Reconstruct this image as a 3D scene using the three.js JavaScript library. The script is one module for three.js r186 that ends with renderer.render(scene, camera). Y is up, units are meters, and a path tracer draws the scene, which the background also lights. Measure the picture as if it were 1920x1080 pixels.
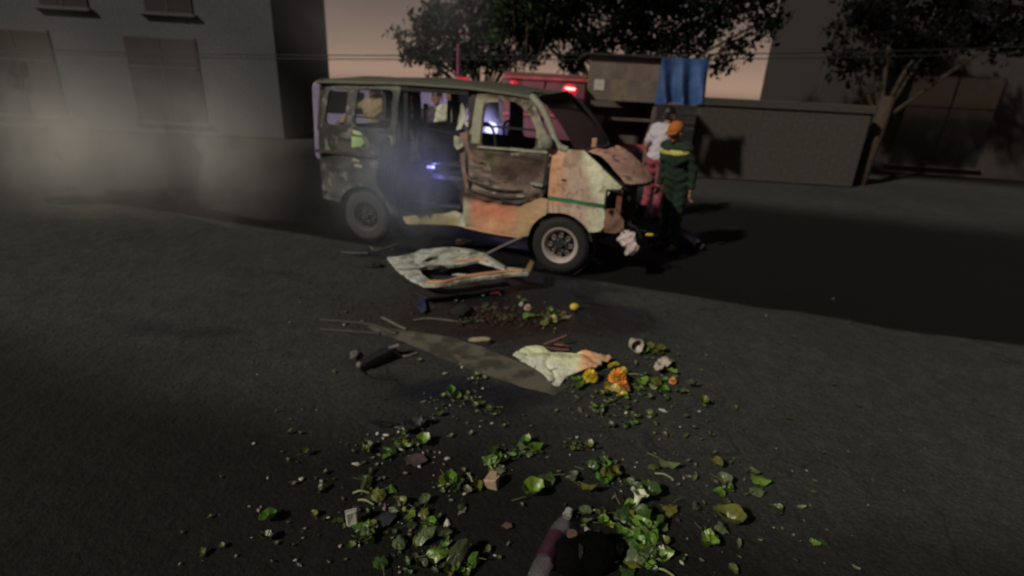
import * as THREE from 'three';
import { mergeGeometries, mergeVertices, toCreasedNormals } from 'three/addons/utils/BufferGeometryUtils.js';

// ---------------------------------------------------------------- camera, sky, light, exposure
const scene = new THREE.Scene();
const EYE = 1.75;
const camera = new THREE.PerspectiveCamera(2 * Math.atan(540 / 974) * 180 / Math.PI, 16 / 9, 0.05, 400);
camera.position.set(0, EYE, 0);
camera.rotation.order = 'YXZ';
camera.rotation.set(-20.9 * Math.PI / 180, 0, 3.0 * Math.PI / 180);
camera.updateMatrixWorld(true);
camera.focus = 1.1;
camera.userData.fStop = 2.4;

const renderer = new THREE.WebGLRenderer({ antialias: true });
renderer.toneMapping = THREE.LinearToneMapping;
renderer.toneMappingExposure = 1.0;
renderer.shadowMap.enabled = true;

{ // night sky with the town's lamps glowing in the smoke low down
  const W = 256, H = 128, d = new Float32Array(W * H * 4);
  for (let j = 0; j < H; j++) for (let i = 0; i < W; i++) {
    const el = ((j + 0.5) / H - 0.5) * Math.PI, k = (j * W + i) * 4;
    const g = el < 0 ? 1 : Math.exp(-el / 0.065), q = Math.exp(-Math.max(0, el) / 0.4);
    const c = el < 0 ? [0.02, 0.02, 0.018] : [0.010 + 0.30 * g + 0.128 * q, 0.012 + 0.16 * g + 0.105 * q, 0.016 + 0.085 * g + 0.092 * q];
    const az = (i + 0.5) / W * 2 * Math.PI, f = el < 0 ? 1 : 0.80 + 0.42 * fbm(Math.cos(az) * 2.2 + 5, Math.sin(az) * 2.2 + el * 4.5 + 5, 4, 301); // drifting smoke and low cloud
    d[k] = c[0] * f; d[k + 1] = c[1] * f; d[k + 2] = c[2] * f; d[k + 3] = 1;
  }
  const t = new THREE.DataTexture(d, W, H, THREE.RGBAFormat, THREE.FloatType);
  t.mapping = THREE.EquirectangularReflectionMapping; t.magFilter = THREE.LinearFilter; t.minFilter = THREE.LinearFilter;
  t.needsUpdate = true;
  scene.background = t; scene.environment = t; scene.environmentIntensity = 1;
}
const sun = new THREE.DirectionalLight(0xfff3df, 2.6);
sun.position.set(-12, 11.5, 6.2); sun.target.position.set(0, 0, -4);
sun.castShadow = true; sun.shadow.radius = 5; sun.shadow.mapSize.set(2048, 2048);
Object.assign(sun.shadow.camera, { left: -14, right: 14, top: 14, bottom: -14, near: 0.5, far: 60 });
scene.add(sun, sun.target);

// ---------------------------------------------------------------- helpers
const R = Math.PI / 180;
function rng(seed) { let s = seed >>> 0; return () => { s = (s + 0x6D2B79F5) | 0; let t = Math.imul(s ^ (s >>> 15), 1 | s); t = (t + Math.imul(t ^ (t >>> 7), 61 | t)) ^ t; return ((t ^ (t >>> 14)) >>> 0) / 4294967296; }; }
const rand = rng(11), rr = (a, b) => a + (b - a) * rand();
function h2(x, y, s = 0) { let n = Math.imul(x | 0, 374761393) + Math.imul(y | 0, 668265263) + Math.imul(s | 0, 974634353); n = Math.imul(n ^ (n >>> 13), 1274126177); return ((n ^ (n >>> 16)) >>> 0) / 4294967296; }
function vn(x, y, s = 0) { const a = Math.floor(x), b = Math.floor(y), u = x - a, v = y - b, p = u * u * (3 - 2 * u), q = v * v * (3 - 2 * v); return (h2(a, b, s) * (1 - p) + h2(a + 1, b, s) * p) * (1 - q) + (h2(a, b + 1, s) * (1 - p) + h2(a + 1, b + 1, s) * p) * q; }
function fbm(x, y, o = 4, s = 0) { let f = 0, a = 0.5, t = 0; for (let i = 0; i < o; i++) { f += a * vn(x, y, s + i * 17); t += a; a *= 0.5; x = x * 2.03 + 7.1; y = y * 2.03 + 3.3; } return f / t; }
const sst = (a, b, x) => { const t = Math.min(1, Math.max(0, (x - a) / (b - a))); return t * t * (3 - 2 * t); };
const lerp = (a, b, t) => a + (b - a) * t, clamp = (x, a, b) => Math.min(b, Math.max(a, x));
const mixc = (a, b, t) => [lerp(a[0], b[0], t), lerp(a[1], b[1], t), lerp(a[2], b[2], t)];

function rayTo(px, py) { return new THREE.Vector3((px - 960) / 974, -(py - 540) / 974, -1).transformDirection(camera.matrixWorld); }
function G(px, py, h = 0) { const d = rayTo(px, py), t = (h - EYE) / d.y; return new THREE.Vector3(0, EYE, 0).addScaledVector(d, t); }   // point of the road plane
function D(px, py, dep) { const d = rayTo(px, py), f = new THREE.Vector3(0, 0, -1).transformDirection(camera.matrixWorld); return new THREE.Vector3(0, EYE, 0).addScaledVector(d, dep / d.dot(f)); }

const counts = {};
function numbered(n) { const k = counts[n] = (counts[n] ?? -1) + 1; return k ? `${n}_${String(k).padStart(3, '0')}` : n; }
function shadows(o) { o.castShadow = true; o.receiveShadow = true; return o; }
function tag(o, label, category, group) { o.userData.label = label; if (category) o.userData.category = category; if (group) o.userData.group = group; return o; }
function thing(name, label, category, pos = [0, 0, 0], turn = 0, group) {
  const o = new THREE.Group(); o.name = numbered(name); o.position.set(...(pos.isVector3 ? pos.toArray() : pos)); o.rotation.y = turn; scene.add(o);
  return tag(o, label, category, group);
}
function part(name, geo, mat, parent, label) {
  const g = Array.isArray(geo) ? merge(geo) : geo;
  const m = shadows(new THREE.Mesh(g, mat)); m.name = name; parent.add(m); if (label) m.userData.label = label; return m;
}
function solo(name, geo, mat, label, category, pos = [0, 0, 0], turn = 0, group) {
  const m = shadows(new THREE.Mesh(Array.isArray(geo) ? merge(geo) : geo, mat)); m.name = numbered(name);
  m.position.set(...(pos.isVector3 ? pos.toArray() : pos)); m.rotation.y = turn; scene.add(m); return tag(m, label, category, group);
}
function struct(name, geo, mat) { const m = shadows(new THREE.Mesh(geo, mat)); m.name = name; m.userData.kind = 'structure'; scene.add(m); return m; }
function stuff(o) { o.userData.kind = 'stuff'; return o; }
function dup(src, name, label, pos, turn = 0, group) {
  const c = src.clone(); c.name = numbered(name); c.userData = { ...src.userData }; scene.add(c);
  if (label) c.userData.label = label; if (group) c.userData.group = group;
  if (pos) c.position.copy(pos); c.rotation.y = turn; return c;
}
function merge(list) {
  const l = list.map(g => { let q = g.index ? g.toNonIndexed() : g; q = q.clone(); for (const k of Object.keys(q.attributes)) if (!['position', 'normal', 'uv'].includes(k)) q.deleteAttribute(k); if (!q.attributes.normal) q.computeVertexNormals(); if (!q.attributes.uv) q.setAttribute('uv', new THREE.BufferAttribute(new Float32Array(q.attributes.position.count * 2), 2)); q.morphAttributes = {}; return q; });
  return l.length === 1 ? l[0] : mergeGeometries(l);
}
const M4 = (p = [0, 0, 0], r = [0, 0, 0], s = [1, 1, 1]) => new THREE.Matrix4().compose(new THREE.Vector3(...p), new THREE.Quaternion().setFromEuler(new THREE.Euler(...r)), new THREE.Vector3(...(Array.isArray(s) ? s : [s, s, s])));
const put = (g, p, r, s) => g.clone().applyMatrix4(M4(p, r, s));
function warp(g, f) { const p = g.attributes.position, v = new THREE.Vector3(); for (let i = 0; i < p.count; i++) { v.fromBufferAttribute(p, i); f(v, i); p.setXYZ(i, v.x, v.y, v.z); } g.computeVertexNormals(); return g; }
function chamferBox(w, h, d, b = 0.008) {   // box with chamfered long edges
  const s = new THREE.Shape(); const x = w / 2 - b, y = h / 2 - b; s.moveTo(-x, -y); s.lineTo(x, -y); s.lineTo(x, y); s.lineTo(-x, y); s.closePath();
  const g = new THREE.ExtrudeGeometry(s, { depth: d - 2 * b, bevelEnabled: true, bevelSize: b, bevelThickness: b, bevelSegments: 1 }); g.translate(0, 0, -d / 2 + b); return g;
}
const V3 = a => new THREE.Vector3(...a);
function tube(pts, r, seg = 0, rad = 6) {
  const c = new THREE.CatmullRomCurve3(pts.map(p => p.isVector3 ? p : V3(p)), false, 'centripetal'); const n = seg || Math.max(2, (pts.length - 1) * 5);
  return new THREE.TubeGeometry(c, n, r, rad, false);
}
function bar(a, b, w, h = w) { // straight rectangular bar
  a = a.isVector3 ? a : V3(a); b = b.isVector3 ? b : V3(b); const d = b.clone().sub(a), l = d.length(); const g = chamferBox(w, h, l, Math.min(w, h) * 0.15);
  g.applyQuaternion(new THREE.Quaternion().setFromUnitVectors(new THREE.Vector3(0, 0, 1), d.normalize())); const m = a.clone().add(b).multiplyScalar(0.5); g.translate(m.x, m.y, m.z); return g;
}
// a sheet of metal cut to an outline: subdivided, bent by f(x, y) -> [dx, dy, dz], and given a thickness
function sheet(outline, holes, thick, maxEdge, f, flip = false) {
  const toV = l => l.map(p => new THREE.Vector2(p[0], p[1]));
  let c = toV(outline); if (THREE.ShapeUtils.area(c) < 0) c.reverse();
  const hs = (holes || []).map(h => { const v = toV(h); if (THREE.ShapeUtils.area(v) > 0) v.reverse(); return v; });
  const faces = THREE.ShapeUtils.triangulateShape(c, hs); let P = [...c, ...hs.flat()].map(v => [v.x, v.y]); let T = faces.map(t => [...t]);
  for (let it = 0; it < 7; it++) {   // split every edge that is too long, both triangles on it alike
    const mid = new Map(); const L = (a, b) => Math.hypot(P[a][0] - P[b][0], P[a][1] - P[b][1]);
    const m = (a, b) => { if (L(a, b) <= maxEdge) return -1; const k = a < b ? a + '_' + b : b + '_' + a; if (!mid.has(k)) { P.push([(P[a][0] + P[b][0]) / 2, (P[a][1] + P[b][1]) / 2]); mid.set(k, P.length - 1); } return mid.get(k); };
    const N = []; for (const [a, b, d] of T) {
      const x = m(a, b), y = m(b, d), z = m(d, a), n = (x >= 0) + (y >= 0) + (z >= 0);
      if (!n) N.push([a, b, d]);
      else if (n === 3) N.push([a, x, z], [x, b, y], [z, y, d], [x, y, z]);
      else if (n === 1) { if (x >= 0) N.push([a, x, d], [x, b, d]); else if (y >= 0) N.push([b, y, a], [y, d, a]); else N.push([d, z, b], [z, a, b]); }
      else { if (x < 0) N.push([d, z, y], [z, a, b], [z, b, y]); else if (y < 0) N.push([a, x, z], [x, b, d], [x, d, z]); else N.push([b, y, x], [y, d, a], [y, a, x]); }
    } if (!mid.size) break; T = N;
  }
  const n = P.length, pos = [], uv = []; const back = [0, 0, -thick];
  const front = P.map(p => { const o = f ? f(p[0], p[1]) : [0, 0, 0]; return [p[0] + o[0], p[1] + o[1], o[2]]; });
  for (const q of front) pos.push(...q); for (const q of front) pos.push(q[0] + back[0], q[1] + back[1], q[2] + back[2]);
  for (let k = 0; k < 2; k++) for (const p of P) uv.push(p[0], p[1]);
  const idx = []; const E = new Map();
  for (const [a, b, d] of T) { idx.push(a, b, d, n + a, n + d, n + b); for (const [u, v] of [[a, b], [b, d], [d, a]]) E.set(u + '_' + v, [u, v]); }
  for (const [k, [u, v]] of E) if (!E.has(v + '_' + u)) idx.push(u, n + u, v, v, n + u, n + v);
  let g = new THREE.BufferGeometry(); g.setAttribute('position', new THREE.Float32BufferAttribute(pos, 3)); g.setAttribute('uv', new THREE.Float32BufferAttribute(uv, 2)); g.setIndex(idx);
  return toCreasedNormals(g, 0.7);
}
function roundedPoly(pts, r = 0.05, n = 4) { // rounds the corners of an outline
  const out = []; const N = pts.length; for (let i = 0; i < N; i++) {
    const p = pts[i], a = pts[(i + N - 1) % N], b = pts[(i + 1) % N]; const la = Math.hypot(a[0] - p[0], a[1] - p[1]), lb = Math.hypot(b[0] - p[0], b[1] - p[1]); const q = Math.min(r, la * 0.45, lb * 0.45);
    const A = [p[0] + (a[0] - p[0]) / la * q, p[1] + (a[1] - p[1]) / la * q], B = [p[0] + (b[0] - p[0]) / lb * q, p[1] + (b[1] - p[1]) / lb * q];
    for (let k = 0; k <= n; k++) { const t = k / n; out.push([(1 - t) * (1 - t) * A[0] + 2 * t * (1 - t) * p[0] + t * t * B[0], (1 - t) * (1 - t) * A[1] + 2 * t * (1 - t) * p[1] + t * t * B[1]]); }
  } return out;
}
// a sheet on the road from an outline in world x, z: subdivided, height by f, origin at its middle
function groundPiece(pts, thick, maxEdge, hf, ragged = 0, seed = 1) {
  let c = pts.map(p => [p.x, -p.z]); const cx = c.reduce((s, p) => s + p[0], 0) / c.length, cy = c.reduce((s, p) => s + p[1], 0) / c.length;
  c = c.map(p => [p[0] - cx, p[1] - cy]);
  if (ragged) { const o = []; for (let i = 0; i < c.length; i++) { const a = c[i], b = c[(i + 1) % c.length], l = Math.hypot(b[0] - a[0], b[1] - a[1]), n = Math.max(1, Math.round(l / (ragged * 4))); for (let k = 0; k < n; k++) { const t = k / n; o.push([lerp(a[0], b[0], t) + (k || ragged > 0.02 ? (h2(i * 31 + k, seed) - 0.5) * ragged : 0), lerp(a[1], b[1], t) + (h2(i * 37 + k, seed, 5) - 0.5) * ragged]); } } c = o; }
  const g = sheet(c, null, thick, maxEdge, (x, y) => [0, 0, hf(x, y, cx + x, -(cy + y))]); g.rotateX(-Math.PI / 2); return { g, pos: [cx, 0, -cy] };
}
// textures
function dtex(w, h, f, srgb = true, wrap = THREE.RepeatWrapping) { // f(u, v, i, j) -> [r, g, b] linear 0..1
  const d = new Uint8Array(w * h * 4); const enc = x => Math.round(255 * (srgb ? (x <= 0.0031308 ? 12.92 * x : 1.055 * Math.pow(x, 1 / 2.4) - 0.055) : x));
  for (let j = 0; j < h; j++) for (let i = 0; i < w; i++) { const c = f((i + 0.5) / w, (j + 0.5) / h, i, j), k = (j * w + i) * 4; d[k] = enc(clamp(c[0], 0, 1)); d[k + 1] = enc(clamp(c[1], 0, 1)); d[k + 2] = enc(clamp(c[2], 0, 1)); d[k + 3] = 255; }
  const t = new THREE.DataTexture(d, w, h, THREE.RGBAFormat); t.wrapS = t.wrapT = wrap; t.magFilter = THREE.LinearFilter; t.minFilter = THREE.LinearFilter; if (srgb) t.colorSpace = THREE.SRGBColorSpace; t.needsUpdate = true; return t;
}
const reps = new Map();
const rep = (t, x, y) => { const k = t.uuid + x + '_' + y; if (!reps.has(k)) { const c = t.clone(); c.repeat.set(x, y); c.needsUpdate = true; reps.set(k, c); } return reps.get(k); };
const tn = (x, y, n, s) => { // noise that tiles over n cells
  const a = Math.floor(x), b = Math.floor(y), u = x - a, v = y - b, p = u * u * (3 - 2 * u), q = v * v * (3 - 2 * v), w = k => ((k % n) + n) % n;
  return (h2(w(a), w(b), s) * (1 - p) + h2(w(a + 1), w(b), s) * p) * (1 - q) + (h2(w(a), w(b + 1), s) * (1 - p) + h2(w(a + 1), w(b + 1), s) * p) * q; };
const grime = dtex(256, 256, (u, v) => { const f = 0.5 * tn(u * 6, v * 6, 6, 1) + 0.3 * tn(u * 17, v * 17, 17, 2) + 0.2 * tn(u * 60, v * 60, 60, 3); const k = 0.62 + 0.55 * f; return [k, k, k * 0.98]; }, false);
grime.colorSpace = THREE.NoColorSpace;
const bumpN = dtex(256, 256, (u, v) => { const f = 0.5 * tn(u * 9, v * 9, 9, 4) + 0.3 * tn(u * 31, v * 31, 31, 5) + 0.2 * tn(u * 90, v * 90, 90, 6); return [f, f, f]; }, false);
function lin(r, g, b) { return new THREE.Color().setRGB(r, g, b); }
function mat(c, rough = 0.8, o = {}) {
  const m = new THREE.MeshStandardMaterial({ color: Array.isArray(c) ? lin(...c) : c, roughness: rough, metalness: o.metal ?? 0, side: THREE.DoubleSide });
  if (o.grime !== false) { m.map = rep(grime, o.rep ?? 1, o.rep ?? 1); m.bumpMap = rep(bumpN, o.rep ?? 1, o.rep ?? 1); m.bumpScale = o.bump ?? 0.004; }
  return m;
}

// ---------------------------------------------------------------- road
{
  const S = 16, N = 2048;
  const toW = (u, v) => [(u - 0.5) * S, -4 - (v - 0.5) * S];   // world x, z of a texel
  const wx = G(790, 560), sm = G(950, 600), oa = G(1000, 508), ob = G(1264, 550), on = new THREE.Vector3(ob.z - oa.z, 0, -(ob.x - oa.x)).normalize();
  const wet = (x, z) => sst(0.45, 0.62, fbm(x * 0.9 + 4, z * 1.5, 4, 9) + 0.35 * Math.exp(-(((x - wx.x - 0.3) / 1.3) ** 2 + ((z - wx.z) / 0.8) ** 2)) - 0.12);
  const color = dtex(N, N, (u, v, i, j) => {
    const [x, z] = toW(u, v);
    let a = 0.024 + 0.019 * fbm(x * 0.7, z * 0.7, 4, 3) + 0.009 * (fbm(x * 7, z * 7, 3, 5) - 0.5);
    a *= 0.62 + 0.76 * Math.pow(h2(i, j, 8), 1.4) ; { const w1 = fbm(x * 1.1 + 8, z * 1.1, 4, 201), w2 = fbm(x * 0.8, z * 0.8 + 5, 4, 205); const ck = Math.max(1 - Math.abs(w1 - 0.5) / 0.0045, (1 - Math.abs(w2 - 0.47) / 0.0035) * sst(0.45, 0.6, w1), 0); a *= 1 - 0.5 * Math.min(1, ck); } a *= 0.85 + 0.3 * fbm(x * 22, z * 22, 2, 211);
    const nearDim = sst(-2.75, -1.75, z + 0.9 * (fbm(x * 0.8 + 3, z * 0.8, 3, 19) - 0.5) - 0.25 * x); a = lerp(a, a * 0.22, nearDim); // fading lamplight painted in: road colour darkened nearer by
    let c = [a * 1.15, a * 1.25, a * 1.20];
    const w = wet(x, z) * sst(2.6, 1.5, Math.hypot(x - wx.x, z - wx.z)); c = mixc(c, [a * 0.48, a * 0.54, a * 0.80], w);
    const burnt = Math.exp(-(((x - sm.x + 0.2) / 0.9) ** 2 + ((z - sm.z) / 0.35) ** 2)) * (0.5 + fbm(x * 3, z * 3, 3, 12)); c = mixc(c, [0.022, 0.012, 0.01], clamp(burnt, 0, 0.8));
    // wreck's shade painted into the road colour, ending along a line before its wheels
    const e0 = (x - oa.x) * on.x + (z - oa.z) * on.z; const wreckShade = sst(-0.03, 0.04, e0 + 0.05 * (fbm(x * 2, z * 2, 3, 77) - 0.5) + (0.1 + 0.5 * sst(1.5, 3, x)) * (fbm(x * 0.9, z * 0.9, 4, 79) - 0.5)) * sst(6.5, 4.5, e0) * sst(8.5, 6.5, Math.abs(x - 1.6)); c = mixc(c, [0.0015, 0.0015, 0.0017], wreckShade * 0.96);
    return c;
  }, true, THREE.MirroredRepeatWrapping);
  const rough = dtex(512, 512, (u, v) => { const [x, z] = toW(u, v); const k = lerp(0.92, 0.34, wet(x, z) * sst(2.6, 1.5, Math.hypot(x - wx.x, z - wx.z))) - 0.1 * fbm(x * 9, z * 9, 2, 2); return [k, k, k]; }, false, THREE.MirroredRepeatWrapping);
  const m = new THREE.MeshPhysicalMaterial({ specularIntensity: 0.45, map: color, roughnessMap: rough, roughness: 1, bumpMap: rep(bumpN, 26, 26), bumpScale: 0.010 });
  // the sheet: fine near the camera, reaching the horizon
  const g = new THREE.PlaneGeometry(320, 320, 160, 160); g.rotateX(-Math.PI / 2); g.translate(0, 0, -4);
  const p = g.attributes.position, uv = g.attributes.uv;
  for (let i = 0; i < p.count; i++) uv.setXY(i, p.getX(i) / S + 0.5, -(p.getZ(i) + 4) / S + 0.5);
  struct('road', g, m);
}
{ // worn painted strip crossing the road
  const edge = [[690, 612], [745, 619], [800, 626], [850, 635], [905, 652], [960, 674], [1010, 696], [1066, 726], [1040, 742], [985, 728], [935, 712], [885, 695], [835, 675], [790, 655], [745, 637], [700, 622]];
  const { g, pos } = groundPiece(edge.map(p => G(...p)), 0.0015, 0.2, () => 0.0045, 0.012, 5);
  const t = dtex(512, 512, (u, v) => { const k = fbm(u * 9, v * 9, 5, 31), w = sst(0.30, 0.62, k); const b = 0.042 + 0.062 * w * (0.8 + 0.4 * fbm(u * 60, v * 60, 2, 7)); return [b * 1.08, b, b * 0.78]; });
  const m = struct('worn_road_marking', g, new THREE.MeshStandardMaterial({ map: t, roughness: 0.85, bumpMap: rep(bumpN, 3, 3), bumpScale: 0.002 })); m.position.set(...pos);
}

// ---------------------------------------------------------------- what stands behind the wreck
const Mt = {
  maroon: mat([0.15, 0.055, 0.06], 0.7), darkmetal: mat([0.02, 0.02, 0.022], 0.6), black: mat([0.008, 0.008, 0.009], 0.7), rubber: mat([0.012, 0.012, 0.012], 0.85),
  navy: mat([0.11, 0.115, 0.19], 0.5), blueLitCar: mat([0.30, 0.27, 0.42], 0.5), beige: mat([0.21, 0.165, 0.125], 0.85, { bump: 0.01 }), brown: mat([0.10, 0.075, 0.065], 0.85), greyblue: mat([0.07, 0.085, 0.105], 0.7),  // jeep and pale van colours have bluish lamplight mixed in
  paper: mat([0.55, 0.53, 0.5], 0.8), pinkred: mat([0.34, 0.09, 0.09], 0.6), concrete: mat([0.16, 0.15, 0.14], 0.9, { bump: 0.012, rep: 4 }), trunk: mat([0.05, 0.035, 0.025], 0.95, { bump: 0.03, rep: 3 }),
  glassdark: new THREE.MeshPhysicalMaterial({ color: lin(0.015, 0.017, 0.02), roughness: 0.12, clearcoat: 0.4 }), chrome: mat([0.5, 0.5, 0.5], 0.3, { metal: 1 }), steel: mat([0.22, 0.2, 0.19], 0.5, { metal: 0.7 }),
};
const glow = (c, k, base = [0.3, 0.02, 0.02]) => new THREE.MeshStandardMaterial({ color: lin(...base), emissive: lin(...c), emissiveIntensity: k, roughness: 0.3 });
const lampLight = (pos, c, power, name) => { const l = new THREE.PointLight(lin(...c), power, 30, 2); l.position.copy(pos); l.castShadow = true; l.name = name; scene.add(l); };

{ // small maroon box truck seen from behind, its high lamps lit
  const a = D(945, 140, 9.0), b = D(1104, 145, 9.0); const w = b.x - a.x, cx = (a.x + b.x) / 2, z = (a.z + b.z) / 2, top = 2.04;
  const t = thing('box_truck', 'maroon box truck with two red lamps lit, behind the wreck\'s roof front', 'truck', [cx, 0, z], 0.03);
  part('cargo_box', put(chamferBox(w, top - 0.62, 2.6, 0.03), [0, (top + 0.62) / 2, -1.3]), Mt.maroon, t);
  for (const s of [-1, 1]) part('rear_door', put(chamferBox(w / 2 - 0.07, top - 0.85, 0.03, 0.01), [s * (w / 4 - 0.01), (top + 0.62) / 2, 0.018]), Mt.maroon, t);
  for (const y of [0.75, 1.35, 1.95]) part('cross_rail', put(chamferBox(w - 0.02, 0.05, 0.03, 0.008), [0, y, 0.05]), Mt.pinkred, t);
  part('rear_bumper', put(chamferBox(w, 0.14, 0.12, 0.02), [0, 0.5, 0.02]), Mt.darkmetal, t);
  for (const s of [-1, 1]) for (const q of [-0.35, -2.2]) part('wheel', put(new THREE.CylinderGeometry(0.31, 0.31, 0.2, 24), [s * (w / 2 - 0.14), 0.31, q], [0, 0, Math.PI / 2]), Mt.rubber, t);
  // beacons on brackets
  for (const [px, py, k, r] of [[963, 158, 0.85, 0.085], [1068, 170, 1.3, 0.135]]) {
    const p = D(px, py, 8.86).sub(t.position).applyAxisAngle(new THREE.Vector3(0, 1, 0), -0.03);
    const l = part('red_lamp', put(new THREE.SphereGeometry(1, 20, 12), [p.x, p.y, p.z], [0, 0, 0], [r, r * 0.85, 0.07]), glow([0.30 * k, 0.010 * k, 0.025 * k], 1), t);
    part('lamp_base', put(new THREE.CylinderGeometry(r * 0.9, r * 1.02, 0.035, 20), [p.x, p.y - r * 0.85, p.z - 0.02]), Mt.darkmetal, l);
    if (px > 1000) part('filament_bar', put(new THREE.CapsuleGeometry(0.022, 0.13, 4, 10), [p.x + 0.005, p.y + 0.03, p.z + 0.075], [0, 0, Math.PI / 2 - 0.05]), glow([1.0, 0.55, 0.45], 1.5, [1, 0.6, 0.5]), l);
    lampLight(D(px, py, 8.62), [1, 0.06, 0.1], 0.16 * k, 'red_lamp');
  }
}
{ // dark jeep facing the wreck: beacon on its roof, one headlamp lit
  const c = D(872, 160, 8.7); const t = thing('dark_jeep', 'dark blue jeep with a lit headlamp and roof beacon, behind the wreck', 'jeep', [c.x - 0.05, 0, c.z - 0.1], 0.08);
  part('body', [put(chamferBox(1.6, 0.75, 3.4, 0.06), [0, 0.82, -1.75]), put(chamferBox(1.5, 0.08, 2.3, 0.03), [0, 1.63, -2.1])], Mt.navy, t);
  for (const s of [-1, 1]) for (const z of [-1.0, -2.0, -3.1]) part('roof_post', bar([s * 0.71, 1.18, z + 0.12], [s * 0.68, 1.62, z], 0.06), Mt.navy, t);
  part('windscreen', put(new THREE.BoxGeometry(1.3, 0.4, 0.012), [0, 1.4, -0.93], [-0.26, 0, 0]), Mt.glassdark, t);
  part('bonnet', put(chamferBox(1.3, 0.08, 0.9, 0.03), [0, 1.2, -0.52]), Mt.navy, t);
  for (let i = 0; i < 7; i++) part('grille_bar', put(chamferBox(0.03, 0.34, 0.02, 0.006), [-0.3 + i * 0.1, 0.86, -0.03]), Mt.darkmetal, t);
  part('front_bumper', put(chamferBox(1.7, 0.15, 0.14, 0.03), [0, 0.5, 0.02]), Mt.darkmetal, t);
  for (const s of [-1, 1]) for (const z of [-0.6, -2.7]) part('wheel', put(new THREE.CylinderGeometry(0.36, 0.36, 0.22, 24), [s * 0.74, 0.36, z], [0, 0, Math.PI / 2]), Mt.rubber, t);
  const hp = D(923, 246, 8.52).sub(t.position).applyAxisAngle(new THREE.Vector3(0, 1, 0), -0.08);
  for (const s of [1, -1]) { const l = part('headlamp', put(new THREE.SphereGeometry(0.115, 24, 14), [s * hp.x, hp.y, -0.02], [Math.PI / 2, 0, 0], [1, 0.5, 1]), s > 0 ? glow([0.75, 0.75, 0.95], 1.0, [0.8, 0.8, 0.9]) : Mt.chrome, t); part('lamp_rim', put(new THREE.TorusGeometry(0.118, 0.014, 8, 24), [s * hp.x, hp.y, 0.032]), Mt.chrome, l); }
  const bw = D(868, 151, 8.75).sub(t.position).applyAxisAngle(new THREE.Vector3(0, 1, 0), -0.08), bp = [bw.x, bw.y, bw.z]; part('beacon_pole', tube([[bp[0], 1.63, bp[2] - 0.4], [bp[0], bp[1] - 0.07, bp[2]]], 0.02, 4, 6), Mt.darkmetal, t);
  const b = part('red_beacon', put(new THREE.CapsuleGeometry(0.055, 0.12, 6, 14), bp, [0, 0, Math.PI / 2]), glow([0.22, 0.012, 0.02], 1), t);
  part('beacon_base', put(chamferBox(0.28, 0.035, 0.1, 0.01), [bp[0], bp[1] - 0.065, bp[2]]), glow([0.7, 0.42, 0.32], 1.0, [0.8, 0.5, 0.4]), b);
  part('mast', [tube([[-0.12, 1.63, -1.1], [-0.12, 2.45, -1.1]], 0.03, 4, 8), put(new THREE.SphereGeometry(0.035, 8, 6), [-0.12, 2.45, -1.1])], mat([0.19, 0.045, 0.08], 0.6), t);
  lampLight(D(923, 244, 8.35), [0.55, 0.55, 1.0], 2.4, 'headlamp');
  lampLight(D(868, 158, 8.6), [1, 0.1, 0.12], 0.15, 'red_beacon');
}
{ // pale van side standing further back, seen through the wreck's rear windows
  const c = D(665, 205, 9.6); const t = thing('pale_van', 'pale lavender van parked behind the wreck\'s rear window', 'van', [c.x + 0.72, 0, c.z - 0.6], 0.1);
  const prof = roundedPoly([[-1.5, 0.35], [1.45, 0.35], [1.5, 0.8], [1.35, 1.05], [1.0, 1.62], [0.8, 1.7], [-1.45, 1.7]], 0.12, 4);
  const s = new THREE.Shape(prof.map(p => new THREE.Vector2(...p))); part('body', put(new THREE.ExtrudeGeometry(s, { depth: 1.3, bevelEnabled: true, bevelSize: 0.03, bevelThickness: 0.05, bevelSegments: 2 }), [0, 0, -0.7]), Mt.blueLitCar, t);
  for (const [x, w] of [[-0.95, 0.75], [-0.1, 0.75]]) part('window', put(chamferBox(w, 0.38, 0.02, 0.01), [x, 1.38, 0.655]), Mt.glassdark, t);
  for (const x of [-0.95, 0.95]) part('wheel', put(new THREE.CylinderGeometry(0.29, 0.29, 0.2, 24), [x, 0.29, 0.6], [Math.PI / 2, 0, 0]), Mt.rubber, t);
}
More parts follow.
